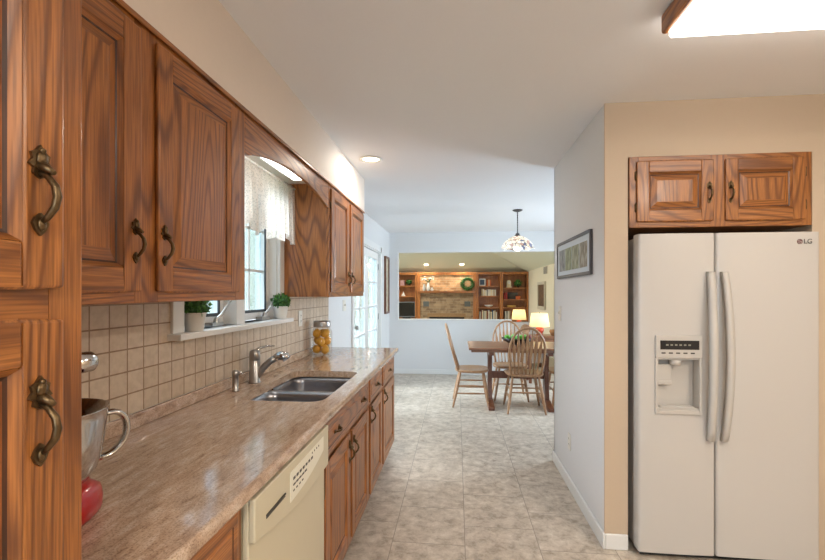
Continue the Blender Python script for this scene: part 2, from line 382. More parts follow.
# back wall (behind the camera) with an opening for a window added to let light in
b = MB(); b.box(-1.3, DR + .1, -2.8, -2.66, 0, .75); b.box(-1.3, DR + .1, -2.8, -2.66, 1.95, CE); b.box(-1.3, -.5, -2.8, -2.66, .75, 1.95); b.box(.7, DR + .1, -2.8, -2.66, .75, 1.95)
struct('wall_back', b, wall_m)
b = MB(); b.box(2.7, 2.82, -2.66, 2.465, 0, CE); struct('wall_kitchen_right', b, wall_warmlit)
# dining right wall with a gap for the made-up light window
b = MB(); b.box(DR, DR + .12, 3.7, 4.7, 0, CE); b.box(DR, DR + .12, 6.5, YF, 0, CE); b.box(DR, DR + .12, 4.7, 6.5, 0, .75); b.box(DR, DR + .12, 4.7, 6.5, 2.05, CE); struct('wall_dining_right', b, wall_m)
# partition holding the refrigerator alcove
PX, PY0, PY1 = .806, 2.465, 3.70
AX0, AX1 = .928, 1.85
b = MB(); b.box(PX, PX + .012, PY0 + .012, PY1, 0, CE); b.box(PX, DR, PY1 - .012, PY1, 0, CE); struct('wall_right', b, wall_m)
b = MB(); b.box(PX, AX0, PY0, PY0 + .012, 0, CE); b.box(PX + .012, AX0, PY0 + .012, PY1 - .012, 0, CE)
b.box(AX0, AX1, 3.25, PY1 - .012, 0, CE); b.box(AX1, DR, PY0, PY1 - .012, 0, CE); b.box(AX0, AX1, PY0, 3.25, 2.14, CE)
struct('wall_refrigerator', b, wall_warmlit)
# far wall: half wall, header, passage at right
OX0 = -1.02; HX1 = .90; OX1 = 2.05
b = MB(); b.box(WX, OX0, YF, YF + .12, 0, CE); b.box(OX0, DR + .1, YF, YF + .12, 2.10, CE); b.box(OX1, DR + .1, YF, YF + .12, 0, 2.10)
b.box(OX0, HX1, YF, YF + .12, 0, .925); struct('wall_far', b, wall_m)
struct('trim_1', MB().box(OX0, HX1 + .02, YF - .015, YF + .135, .925, .947), trimw, bev=.004)
# soffit over the kitchen cabinets
struct('trim_2', MB().box(WX, -.843, -.8, 3.89, 2.132, CE), wall_soffit)
tag(bpy.data.objects['trim_2'], 'cream painted soffit above the oak wall cabinets')
# baseboards
def base(name, x0, x1, y0, y1):
    b = MB(); b.box(x0, x1, y0, y1, 0, .085); b2 = MB()
    struct(name, b, trimw, bev=.006)
base('baseboard_right', PX - .014, PX, PY0 - .014, PY1 + .014)
base('baseboard_front', PX, AX0 - .002, PY0 - .014, PY0)
base('baseboard_far', WX, HX1, YF - .014, YF)
base('baseboard_left', WX, WX + .014, 3.78, DY0 - .08)
base('baseboard_left_far', WX, WX + .014, DY1 + .08, YF - .014)
# family room shell
FY = 13.0
b = MB(); b.box(-4.7, 2.2, FY, FY + .1, 0, 3.6); struct('wall_family_far', b, fam_wall)
b = MB(); b.box(2.05, 2.15, YF + .12, FY, 0, 2.04); struct('wall_family_right', b, fam_wall)
b = MB(); b.box(-4.7, -4.6, YF + .12, FY, 0, .55); b.box(-4.7, -4.6, YF + .12, FY, 2.25, 3.6); b.box(-4.7, -4.6, YF + .12, 9.0, .55, 2.25); b.box(-4.7, -4.6, 11.4, FY, .55, 2.25); struct('wall_family_left', b, fam_wall)
b = MB(); b.box(-4.7, -1.2, YF, YF + .12, 0, 3.6); b.box(-1.2, 2.15, YF + .06, YF + .12, 2.44, 3.6); struct('wall_family_near', b, fam_wall)
b = MB(); s = .43; h = 3.5; q = (h - 2.04) / s
b.add([(2.05, FY, 2.04), (-4.6, FY, 2.04), (-4.6, FY - q, h), (2.05 - q, FY - q, h)], [(0, 1, 2, 3)])
b.add([(2.05, FY, 2.04), (2.05 - q, FY - q, h), (2.05 - q, YF + .12, h), (2.05, YF + .12, 2.04)], [(0, 1, 2, 3)])
b.add([(2.05 - q, FY - q, h), (-4.6, FY - q, h), (-4.6, YF + .12, h), (2.05 - q, YF + .12, h)], [(0, 1, 2, 3)])
o = struct('ceiling_family', b, fam_ceil); m_ = o.modifiers.new('solid', 'SOLIDIFY'); m_.thickness = .016; m_.offset = 0

# backsplash tiles and stone strip
b = MB(); TX = WX + .010
b.box(WX, TX, .597, 3.84, .966, 1.206); b.box(WX, TX, .597, 1.655, 1.206, 1.40); b.box(WX, TX, 2.80, 3.84, 1.206, 1.40)
struct('wall_backsplash', b, tile_m)

# kitchen window
wn = MB()   # casing, head, jambs
wn.box(WX, WX + .022, 1.655, WY0 + .01, WZ0, 2.13); wn.box(WX, WX + .022, WY1 - .01, 2.798, WZ0, 2.13); wn.box(WX, WX + .022, 1.655, 2.798, WZ1 - .03, 2.13)
wn.box(WX - T, WX, WY0, WY0 + .02, WZ0, WZ1); wn.box(WX - T, WX, WY1 - .02, WY1, WZ0, WZ1); wn.box(WX - T, WX, WY0, WY1, WZ1 - .02, WZ1)
wn.box(WX - .10, WX + .018, 2.175, 2.265, WZ0, WZ1 - .02)
wf = struct('window_1', wn, trimw, bev=.003)
sl = MB().box(WX - .10, -1.105, 1.635, 2.845, 1.206, WZ0); tag(sl.build('window_sill', trimw, bev=.004), kind='structure')
for (a, c) in ((WY0 + .02, 2.175), (2.265, WY1 - .02)):
    s_ = MB(); X0, X1 = WX - .095, WX - .055; z0, z1 = WZ0 + .008, WZ1 - .02; k = .042
    s_.box(X0, X1, a, a + k, z0, z1); s_.box(X0, X1, c - k, c, z0, z1); s_.box(X0, X1, a + k, c - k, z0, z0 + k); s_.box(X0, X1, a + k, c - k, z1 - k, z1)
    sash = s_.build('window_sash', trimw, wf, bev=.003)
    g = MB(); k2 = .016
    for (y0, y1, zz0, zz1) in ((a + k, a + k + k2, z0 + k, z1 - k), (c - k - k2, c - k, z0 + k, z1 - k), (a + k, c - k, z0 + k, z0 + k + k2), (a + k, c - k, z1 - k - k2, z1 - k)):
        g.box(X1 - .002, X1 + .004, y0, y1, zz0, zz1)
    g.build('screen_frame', darkgrey, sash)
    g = MB(); my = (a + c) / 2
    g.box(X0 + .012, X0 + .022, my - .008, my + .008, z0 + k, z1 - k)
    for q_ in (.33, .66):
        zz = z0 + k + (z1 - z0 - 2 * k) * q_; g.box(X0 + .012, X0 + .022, a + k, c - k, zz - .008, zz + .008)
    g.build('muntin', trimw, sash)
    MB().box(X0 + .004, X0 + .008, a + k, c - k, z0 + k, z1 - k).build('window_pane', pane, sash)
    # casement crank
    cr = MB(); cy = c - .13
    cr.box(X1 + .002, X1 + .045, cy - .05, cy + .05, WZ0, WZ0 + .022)
    cr.lathe([(.014, 0), (.012, .02), (.009, .028)], (X1 + .028, cy + .01, WZ0 + .018), 12)
    cr.tube([(X1 + .028, cy + .01, WZ0 + .035), (X1 + .045, cy + .035, WZ0 + .06), (X1 + .05, cy + .07, WZ0 + .10), (X1 + .052, cy + .095, WZ0 + .125)], [.007, .008, .006, .005], 8)
    cr.ball((X1 + .052, cy + .10, WZ0 + .128), .010, 10)
    cr.build('window_crank', steel, sash, bev=.002)

# french door
wn = MB(); wn.box(WX, WX + .02, DY0 - .07, DY0 + .01, 0, DZ1 + .07); wn.box(WX, WX + .02, DY1 - .01, DY1 + .07, 0, DZ1 + .07); wn.box(WX, WX + .02, DY0 - .07, DY1 + .07, DZ1 - .01, DZ1 + .08)
wn.box(WX - T, WX, DY0, DY0 + .025, 0, DZ1); wn.box(WX - T, WX, DY1 - .025, DY1, 0, DZ1); wn.box(WX - T, WX, DY0, DY1, DZ1 - .025, DZ1); wn.box(WX - T, WX, DY0, DY1, 0, .02)
df = struct('door_1', wn, trimw, bev=.003)
dm = (DY0 + DY1) / 2
for i, (a, c) in enumerate(((DY0 + .03, dm - .004), (dm + .004, DY1 - .03))):
    s_ = MB(); X0, X1 = WX - .06, WX - .02; z0, z1 = .025, DZ1 - .03; k = .095
    s_.box(X0, X1, a, a + k, z0, z1); s_.box(X0, X1, c - k, c, z0, z1); s_.box(X0, X1, a + k, c - k, z0, .19); s_.box(X0, X1, a + k, c - k, 1.90, z1)
    lf = s_.build('door_leaf', trimw, df, bev=.004)
    g = MB(); my = (a + c) / 2
    g.box(X0 + .008, X1 - .004, my - .011, my + .011, .19, 1.90)
    for zz in (.525, .868, 1.21, 1.555): g.box(X0 + .008, X1 - .004, a + k, c - k, zz - .011, zz + .011)
    g.build('muntin', trimw, lf)
    MB().box(X0 + .014, X0 + .018, a + k, c - k, .19, 1.90).build('door_pane', pane, lf)
    if i == 0:
        hb = MB(); hb.M = Matrix.Translation((X1, a + .05, 1.0)) @ Matrix.Rotation(R(90), 4, 'Y'); hb.lathe([(.03, 0), (.03, .006), (.011, .01), (.011, .03), (.027, .042), (.027, .058), (.012, .068)], (0, 0, 0), 16, caps=True)
        hb.M = Matrix.Translation((X1, a + .05, 1.14)) @ Matrix.Rotation(R(90), 4, 'Y'); hb.lathe([(.027, 0), (.025, .014), (.008, .018)], (0, 0, 0), 16, caps=True)
        hb.build('door_knob', steel, lf)
    hg = MB()
    for zz in (.3, 1.0, 1.75): hg.box(X1, X1 + .006, (a if i == 0 else c) - .006, (a if i == 0 else c) + .008, zz, zz + .09)
    hg.build('hinge', darkgrey, lf)

# made-up windows out of view, added to let daylight in
def simple_window(name, axis, a0, a1, z0, z1, at):
    g = MB(); t = .05
    def bx(u0, u1, w0, w1, d=.03):
        if axis == 'y': g.box(at - d, at + d, u0, u1, w0, w1)
        else: g.box(u0, u1, at - d, at + d, w0, w1)
    bx(a0, a0 + t, z0, z1); bx(a1 - t, a1, z0, z1); bx(a0 + t, a1 - t, z0, z0 + t); bx(a0 + t, a1 - t, z1 - t, z1); mid = (a0 + a1) / 2; bx(mid - t / 2, mid + t / 2, z0 + t, z1 - t)
    f = struct(name, g, trimw)
    g = MB()
    if axis == 'y': g.box(at - .003, at + .003, a0 + t, a1 - t, z0 + t, z1 - t)
    else: g.box(a0 + t, a1 - t, at - .003, at + .003, z0 + t, z1 - t)
    g.build('window_pane', pane, f)
simple_window('fill_window_2', 'x', -.5, .7, .75, 1.95, -2.73)
simple_window('fill_window_3', 'y', 4.7, 6.5, .75, 2.05, DR + .06)
simple_window('fill_window_4', 'y', 9.0, 11.4, .55, 2.25, -4.65)

# ------------------------------------------------------------------ cabinets
def pull_mesh():
    b = MB(); n = 9
    # backplate leaf at top
    b.add([(0, -.004, .058), (-.006, -.004, .050), (-.013, -.004, .046), (-.011, -.004, .038), (-.016, -.004, .031), (-.009, -.004, .027), (-.010, -.004, .020), (0, -.004, .014),
           (.010, -.004, .020), (.009, -.004, .027), (.016, -.004, .031), (.011, -.004, .038), (.013, -.004, .046), (.006, -.004, .050)], [tuple(range(14))])
    vs = b.v[:]
    b = MB(); b.prism([(v[0], v[2]) for v in vs], 'y', -.004, 0)
    b.ball((0, -.005, .040), .008, 8, sc=(1, .6, 1.3))
    b.ball((0, -.006, .050), .004, 8)
    b.tube([(0, -.002, .030), (0, -.012, .027), (0, -.022, .021)], [.008, .006, .0035], 8)
    pts = [(0, -.003, .022), (.0, -.014, .016), (0, -.024, .004), (0, -.027, -.010), (0, -.023, -.024), (0, -.013, -.036), (0, -.003, -.044)]
    b.tube(pts, [.004, .004, .0048, .0052, .0048, .0042, .0035], 10)
    b.prism([(0, -.030), (-.007, -.036), (-.011, -.044), (-.007, -.053), (0, -.060), (.007, -.053), (.011, -.044), (.007, -.036)], 'y', -.004, 0)
    b.ball((0, -.005, -.045), .006, 8, sc=(1, .6, 1.4))
    o = b.build('proto_pull', brass); me = o.data; bpy.data.objects.remove(o); return me
PULL = pull_mesh()
def pull(parent, x, y, z, rot=0, scale=1.0):
    o = bpy.data.objects.new('handle', PULL); C.objects.link(o); o.parent = parent; o.location = (x, y, z); o.rotation_euler = (0, rot, 0); o.scale = (scale,) * 3
    return o
def door(parent, x0, x1, z0, z1, hand=None, hz=None, s=.062, t=.012, inset=.024):
    b = MB(); w_, h_ = x1 - x0, z1 - z0
    b.box(0, s, -t, 0, 0, h_, 0); b.box(w_ - s, w_, -t, 0, 0, h_, 0); b.box(s, w_ - s, -t, 0, 0, s, 1); b.box(s, w_ - s, -t, 0, h_ - s, h_, 1)
    d = b.build('door', oak, parent, bev=.004, loc=(x0, 0, z0))
    p = MB(); e = .009; f = .034
    r0 = (s, w_ - s, s, h_ - s); r1 = (s + e, w_ - s - e, s + e, h_ - s - e); r1b = (s + e + .005, w_ - s - e - .005, s + e + .005, h_ - s - e - .005); r2 = (s + e + f, w_ - s - e - f, s + e + f, h_ - s - e - f)
    p.ring(r0, r1, -t + .002, -t + .012); p.ring(r1, r1b, -t + .012, -t + .0135, (2, 2)); p.ring(r1b, r2, -t + .0135, -t + .004)
    p.add([(r2[0], -t + .004, r2[2]), (r2[1], -t + .004, r2[2]), (r2[1], -t + .004, r2[3]), (r2[0], -t + .004, r2[3])], [(0, 1, 2, 3)], 0)
    p.build('door_panel', oak, d)
    if hand:
        hx = inset if hand == 'l' else w_ - inset
        pull(d, hx, -t, hz - z0)
        ex = w_ + .003 if hand == 'l' else -.003
        for zz in (min(.09, h_ * .16), h_ - min(.09, h_ * .16) - .05):
            b = MB(); b.tube([(ex, -.006, zz), (ex, -.006, zz + .05)], .0035, 8); b.box(ex - .006, ex + .006, -.003, 0, zz + .004, zz + .046)
            b.build('hinge', brass, d)
    return d
def drawer(parent, x0, x1, z0, z1, hs, t=.012):
    w_, h_ = x1 - x0, z1 - z0; b = MB(); e = .014
    b.box(0, w_, -t + .004, 0, 0, h_, 1)
    b.ring((0, w_, 0, h_), (e * .5, w_ - e * .5, e * .5, h_ - e * .5), -t + .004, -t + .002, (1, 1)); 
    b.ring((e * .5, w_ - e * .5, e * .5, h_ - e * .5), (.026, w_ - .026, .026, h_ - .026), -t + .002, -t + .002, (1, 1))
    b.ring((.026, w_ - .026, .026, h_ - .026), (.032, w_ - .032, .032, h_ - .032), -t + .002, -t + .0075, (2, 2))
    b.ring((.032, w_ - .032, .032, h_ - .032), (.040, w_ - .040, .040, h_ - .040), -t + .0075, -t, (1, 1))
    b.add([(.04, -t, .04), (w_ - .04, -t, .04), (w_ - .04, -t, h_ - .04), (.04, -t, h_ - .04)], [(0, 1, 2, 3)], 1)
    d = b.build('drawer', oak, parent, loc=(x0, 0, z0))
    for hx in hs: pull(d, hx - x0, -t, h_ / 2, R(90), .85)
    return d
def cabinet(name, label, loc, rz, W, D, z0, z1, doors, drawers=(), toe=False, group=None):
    t = thing(name, label, 'cabinet', loc, rz, group)
    zb = z0 + (.10 if toe else 0)
    b = MB(); k = .016; b.box(.001, .001 + k, .0205, D, zb, z1, 0); b.box(W - .001 - k, W - .001, .0205, D, zb, z1, 0); b.box(.001 + k, W - .001 - k, .0205, D, zb, zb + k, 1); b.box(.001 + k, W - .001 - k, D - .006, D, zb + k, z1, 0)
    if not toe: b.box(.001 + k, W - .001 - k, .0205, D - .006, z1 - k, z1, 1)
    b.build('carcass', oak, t)
    if toe:
        MB().box(.001, W - .001, .08, D, 0, .0995, 1).build('toe_kick', oak, t)
    # face frame: stiles and rails
    b = MB(); rects = list(doors) + list(drawers)
    xs = sorted(set([(round(r[0], 4), round(r[1], 4)) for r in doors]))
    cuts = [0]; 
    st = [(0, xs[0][0] + .012)]
    for i in range(len(xs) - 1): st.append((xs[i][1] - .012, xs[i + 1][0] + .012))
    st.append((xs[-1][1] - .012, W))
    for a, c in st: b.box(a, c, 0, .02, zb, z1, 0)
    dz0 = min(r[2] for r in doors); top = max(r[3] for r in rects)
    for i in range(len(st) - 1):
        a, c = st[i][1], st[i + 1][0]
        b.box(a, c, 0, .02, zb, dz0 + .012, 1); b.box(a, c, 0, .02, top - .012, z1, 1)
        if drawers: m_ = (max(r[3] for r in doors) + min(r[2] for r in drawers)) / 2; b.box(a, c, 0, .02, m_ - .02, m_ + .02, 1)
        elif len(set(r[3] for r in doors)) > 1:
            zz = sorted(set((r[2], r[3]) for r in doors)); b.box(a, c, 0, .02, zz[0][1] - .012, zz[1][0] + .012, 1)
    b.build('face_frame', oak, t, bev=.0015)
    for r in doors: door(t, *r)
    for r in drawers: drawer(t, *r)
    return t
Q = R(90)
UF = -.847   # face of the upper cabinets' frames
# upper cabinet A (local x = world Y - y0)
cabinet('wall_cabinet', 'oak two door wall cabinet hanging between pantry and window', (UF, .600, 0), Q, 1.055, -WX + UF - .003, 1.374, 2.13,
        [(.03, .4715, 1.404, 2.104, 'r', 1.537), (.536, .994, 1.404, 2.104, 'l', 1.537)])
cabinet('wall_cabinet', 'oak two door wall cabinet hanging beyond the window over the lemon jar', (UF, 2.80, 0), Q, 1.06, -WX + UF - .003, 1.374, 2.13,
        [(.03, .50, 1.404, 2.104, 'r', 1.51), (.56, 1.03, 1.404, 2.104, 'l', 1.51)])
LF = -.552
DW0, DW1 = 1.062, 1.712
cabinet('base_cabinet', 'oak base cabinet under the counter between pantry and dishwasher', (LF, .60, 0), Q, DW0 - .60 - .002, -WX + LF - .003, 0, .874,
        [(.03, .43, .13, .69, 'r', .60)], [(.03, .43, .715, .855, [.23])], toe=True)
cabinet('base_cabinet', 'oak double door sink cabinet with one wide two pull drawer', (LF, DW1 + .002, 0), Q, .934, -WX + LF - .003, 0, .874,
        [(.03, .447, .13, .685, 'r', .60), (.487, .904, .13, .685, 'l', .60)], [(.03, .904, .71, .855, [.20, .74])], toe=True)
cabinet('base_cabinet', 'narrow oak base cabinet with drawer between sink cabinet and end cabinet', (LF, 2.65, 0), Q, .478, -WX + LF - .003, 0, .874,
        [(.03, .45, .13, .685, 'l', .63)], [(.03, .45, .71, .855, [.24])], toe=True)
cabinet('base_cabinet', 'oak end cabinet with drawer at far end of the counter', (LF, 3.13, 0), Q, .61, -WX + LF - .003, 0, .874,
        [(.03, .58, .13, .685, 'l', .63)], [(.03, .58, .71, .855, [.30])], toe=True)
cabinet('pantry_cabinet', 'tall oak pantry cabinet filling the left foreground', (LF, -.15, 0), Q, .736, -WX + LF - .003, 0, 2.13,
        [(.03, .696, 1.407, 2.10, 'r', 1.534, .058, .012, .038), (.03, .696, .13, 1.364, 'r', 1.235, .058, .012, .038)], toe=True)
cabinet('refrigerator_cabinet', 'low oak two door cabinet set in the wall above the refrigerator', (AX0 + .003, PY0 - .012, 0), 0, .908, .60, 1.755, 2.137,
        [(.035, .425, 1.785, 2.11, 'r', 1.935), (.483, .873, 1.785, 2.11, 'l', 1.935)])

# arched valance
b = MB(); y0, y1 = 1.657, 2.798; n = 28
top = 2.13; bot = []
for i in range(n + 1):
    u = i / n; yy = y0 + (y1 - y0) * u
    if u < .05 or u > .95: z = top - .165
    else:
        k = abs((u - .5) / .45); z = top - .095 - .062 * k ** 2.2
    bot.append((yy, z))
poly = [(y0, top)] + bot + [(y1, top)]
b.prism(poly, 'x', UF - .019, UF - .0005)
oak_len = oak_y
tag(b.build('valance_board', oak_len, bev=.003), 'arched oak valance board bridging the two wall cabinets over the sink', 'valance')
b = MB(); b.box(-.842, -.836, .60, 3.868, 2.122, 2.138)
tag(b.build('trim_3', oak_y, bev=.003), kind='structure')

# ------------------------------------------------------------------ counter, sink, faucet
CT = .914
def rrect(x0, x1, y0, y1, r, n=6):
    P = []
    for cx, cy, a0 in ((x1 - r, y1 - r, 0), (x0 + r, y1 - r, 90), (x0 + r, y0 + r, 180), (x1 - r, y0 + r, 270)):
        for i in range(n + 1): a = R(a0 + 90 * i / n); P.append((cx + r * math.cos(a), cy + r * math.sin(a)))
    return P
SX0, SX1, SY0, SY1 = -1.005, -.60, 1.87, 2.622
b = MB().box(WX + .002, -.515, .600, 3.80, .876, CT)
ct = b.build('countertop', granite_m)
mo = ct.modifiers.new('bv', 'BEVEL'); mo.width = .012; mo.segments = 4
cut = MB().prism(rrect(SX0, SX1, SY0, SY1, .07), 'z', .80, 1.0).build('cutter', granite_m)
bo = ct.modifiers.new('bo', 'BOOLEAN'); bo.object = cut; bo.operation = 'DIFFERENCE'; bo.solver = 'EXACT'
bake(ct); bpy.data.objects.remove(cut)
for p in ct.data.polygons: p.use_smooth = False
tag(ct, 'long polished beige granite countertop with sink cutout', 'countertop')
st_ = MB().box(WX + .0105, WX + .030, .600, 3.80, CT + .001, .9655).build('backsplash_strip', granite_m, ct, bev=.003)
# sink
sk = thing('kitchen_sink', 'stainless double bowl sink set under the granite countertop', 'sink', (0, 0, 0))
sm_ = (SY0 + SY1) / 2 - .01
for (a, c) in ((SY0 - .006, sm_ - .008), (sm_ + .008, SY1 + .006)):
    b = MB(); x0, x1 = SX0 - .006, SX1 + .006
    rings = []
    for (ins, z, r) in ((0, .874, .065), (.004, .84, .065), (.008, .72, .06), (.02, .705, .05), (.05, .700, .04)):
        rings.append([(p[0], p[1], z) for p in rrect(x0 + ins, x1 - ins, a + ins, c - ins, r)])
    b.loft(rings, 0, False, True)
    n = len(rings[-1]); b.add(rings[-1], [tuple(range(n))])
    bo_ = b.build('sink_bowl', sink_steel, sk); m_ = bo_.modifiers.new('s', 'SOLIDIFY'); m_.thickness = .0015; m_.offset = -1
    MB().lathe([(.045, .7015), (.043, .704), (.03, .703), (.012, .702)], ((x0 + x1) / 2 - .05, (a + c) / 2, 0), 20, caps=True).build('drain', chrome, bo_)
MB().box(SX0 - .006, SX1 + .006, sm_ - .009, sm_ + .009, .86, .8745).build('bowl_divider', sink_steel, sk, bev=.004)
rim = MB()
rim.loft([[(p[0], p[1], .8752) for p in rrect(SX0 - .02, SX1 + .02, SY0 - .02, SY1 + .02, .075)], [(p[0], p[1], .8752) for p in rrect(SX0 - .002, SX1 + .002, SY0 - .002, SY1 + .002, .068)]], 0, False, False)
rim.build('sink_rim', chrome, sk)
# faucet
fx, fy = -1.092, 2.245
fc = thing('faucet', 'brushed steel single lever kitchen faucet behind the sink', 'faucet', (fx, fy, CT))
MB().lathe([(.033, 0), (.033, .006), (.0285, .010), (.0285, .118), (.0275, .120), (.0275, .123), (.0285, .125), (.0285, .158), (.026, .170), (.016, .178), (.004, .180)], (0, 0, 0), 24, caps=True).build('faucet_body', steel, fc)
MB().tube([(.0, .01, .172), (.012, .03, .184), (.035, .07, .190), (.055, .115, .186)], [.012, .012, .011, .009], 10, flat=(.5, 1.2)).build('lever', chrome, fc)
MB().tube([(.010, .0, .030), (.030, .008, .062), (.055, .016, .093), (.083, .024, .118), (.11, .032, .133)], [.018, .019, .018, .018, .019], 14).build('spout', steel, fc)
MB().tube([(.100, .030, .128), (.115, .034, .137), (.135, .040, .141), (.152, .046, .135), (.162, .049, .121)], [.019, .023, .027, .028, .024], 16).build('spray_head', chrome, fc)
b = MB(); b.lathe([(.019, 0), (.019, .004), (.015, .008), (.015, .075), (.017, .08), (.017, .096), (.010, .103), (.002, .104)], (0, 0, 0), 18, caps=True)
sd = thing('soap_dispenser', 'short brushed steel soap dispenser beside the faucet', 'soap dispenser', (-1.095, 2.045, CT)); b.build('dispenser_body', steel, sd)
MB().tube([(0, 0, .09), (.02, .004, .092), (.034, .006, .086)], [.006, .006, .005], 8).build('nozzle', steel, sd)

# ------------------------------------------------------------------ dishwasher
dw = thing('dishwasher', 'almond dishwasher with curved control panel under the counter', 'dishwasher', (LF, DW0, 0), Q)
W = DW1 - DW0
b = MB(); b.box(.004, W - .004, .002, .58, .10, .868); b.build('tub', almond, dw)
MB().box(.004, W - .004, -.0165, .0015, .105, .86).build('door', almond, dw, bev=.004)
MB().box(.01, W - .01, .03, .06, .0, .099).build('kick_plate', dark, dw)
b = MB(); n = 20
prof = [(.004, .866)]; 
for i in range(n + 1):
    u = i / n; prof.append((.004 + (W - .008) * u, (.752 - .045 * u) - .022 * math.sin(PI * u)))
prof.append((W - .004, .866))
b.prism(prof, 'y', -.034, -.016); cp = b.build('control_panel', almond, dw, bev=.005, seg=3)
b = MB(); n = 12; pr = [(.29, .838)]
pr = [(.24, .745), (.24, .838), (W - .075, .842), (W - .075, .79)]
for i in range(n + 1):
    u = 1 - i / n; pr.append((.24 + (W - .075 - .24) * u, .745 + .045 * u ** 2.2))
b.prism(pr[:4] + pr[5:-1], 'y', -.0355, -.0335); pa = b.build('printed_panel', almond_d, cp)
marks = [(.262 + j * .028, .018, .806, .009) for j in range(7)] + [(.262 + j * .026, .020, .788, .006) for j in range(5)] + [(.262 + j * .026, .012, .770, .005) for j in range(4)] + [(.44 + j * .024, .006, .824, .006) for j in range(4)]
for (x0, w_, z0, h_) in marks: MB().box(x0, x0 + w_, -.0363, -.0352, z0, z0 + h_).build('button_marking', ink, cp)
b = MB(); b.box(.07, .20, -.0352, -.0335, .783, .789); b.box(.07, .20, -.0375, -.0335, .790, .795); b.build('vent_slot', ink, cp)

# ------------------------------------------------------------------ stand mixer
mx_ = thing('stand_mixer', 'red stand mixer on the counter beside the pantry', 'mixer', (-.850, .805, CT))
b = MB(); rings = []
for (k, z) in ((.90, 0), (.98, .010), (1.0, .034), (.97, .056), (.86, .070), (.62, .075)):
    rings.append([(.086 * k * math.copysign(abs(math.cos(a)) ** .75, math.cos(a)), -.045 + .160 * k * math.copysign(abs(math.sin(a)) ** .75, math.sin(a)) , z) for a in [2 * PI * i / 32 for i in range(32)]])
b.loft(rings); b.build('mixer_base', red, mx_)
b = MB(); rings = []
for (hx, hy, cy, z) in ((.06, .05, -.165, .03), (.045, .04, -.165, .10), (.042, .042, -.16, .20), (.05, .055, -.15, .27)):
    rings.append([(hx * math.cos(a), cy + hy * math.sin(a), z) for a in [2 * PI * i / 20 for i in range(20)]])
b.loft(rings); b.build('column', red, mx_)
b = MB(); b.tube([(0, -.21, .335), (0, -.19, .335), (0, -.12, .34), (0, -.02, .342), (0, .04, .338), (0, .062, .335)], [.03, .05, .056, .054, .042, .028], 20); b.build('motor_head', red, mx_)
MB().tube([(.0, -.1, .345), (0, -.09, .345)], [.066, .066], 20).build('head_band', chrome, mx_)
b = MB(); b.M = Matrix.Translation((.0, .060, .327)) @ Matrix.Rotation(R(-90), 4, 'X'); b.lathe([(.024, 0), (.024, .055), (.021, .060), (.018, .056)], (0, 0, 0), 24, caps=True); b.build('attachment_hub', chrome, mx_)
b = MB(); prof = [(.040, .079), (.060, .081), (.080, .092), (.094, .113), (.103, .145), (.109, .185), (.1125, .222), (.114, .240), (.116, .242), (.112, .242), (.107, .187), (.101, .148), (.091, .117), (.078, .098), (.02, .086)]
b.lathe(prof, (0, 0, 0), 40); bw = b.build('mixing_bowl', chrome, mx_)
d_ = Vector((math.cos(R(62)), math.sin(R(62)), 0)); pts = [(.107, .210), (.118, .2135), (.130, .2135), (.142, .209), (.151, .200), (.157, .187), (.159, .172), (.157, .157), (.151, .143), (.142, .131), (.130, .122), (.116, .117), (.098, .116)]
MB().tube([tuple(d_ * r + Vector((0, 0, z))) for r, z in pts], [.0095] * 13, 12, flat=(.7, 1.35)).build('bowl_handle', chrome, bw)
MB().lathe([(.056, .074), (.056, .0785), (.045, .079)], (0, 0, 0), 24, caps=True).build('bowl_plate', steel, mx_)
MB().tube([(0, .0, .28), (0, 0, .16)], .008, 10).build('beater_shaft', chrome, mx_)

# ------------------------------------------------------------------ window-sill and counter things
def leaf_ball(c, r, n, ls, flat=1.0, seed=1):
    rd = random.Random(seed); b = MB(); b.ball(c, r * .82, 16, sc=(1, 1, flat))
    for i in range(n):
        z = rd.uniform(-1, 1); a = rd.uniform(0, 2 * PI); q = math.sqrt(1 - z * z); rr = r * rd.uniform(.78, 1.05)
        p = Vector((c[0] + rr * q * math.cos(a), c[1] + rr * q * math.sin(a), c[2] + rr * z * flat))
        nr = Vector((q * math.cos(a), q * math.sin(a), z)); t = nr.cross(Vector((rd.uniform(-1, 1), rd.uniform(-1, 1), rd.uniform(-1, 1)))).normalized()
        u = (t.cross(nr) + nr * rd.uniform(-.2, .9)).normalized(); l = ls * rd.uniform(.7, 1.3)
        b.add([p, p + t * l * .4 + u * l * .5, p + u * l + nr * l * .2, p - t * l * .4 + u * l * .5], [(0, 1, 2, 3)], i % 2)
    return b
for (px, seed, lab) in ((194.5, 3, 'potted green topiary in white pot at near end of window sill'), (280.6, 5, 'potted green topiary in white pot at far end of window sill')):
    ph = math.atan((px - 412.5) / F) - TH; xx = -1.152; yy = xx / math.tan(ph)
    t = thing('potted_plant', lab, 'plant', (xx, yy, WZ0), 0, 'potted plants on the window sill')
    MB().lathe([(.034, 0), (.036, .002), (.047, .074), (.049, .076), (.049, .082), (.044, .082), (.043, .07), (.033, .06)], (0, 0, 0), 28, caps=True).build('flower_pot', pot_w, t)
    leaf_ball((0, 0, .112), .058, 520, .017, .75, seed).build('foliage', [leaf, leaf_l], t)

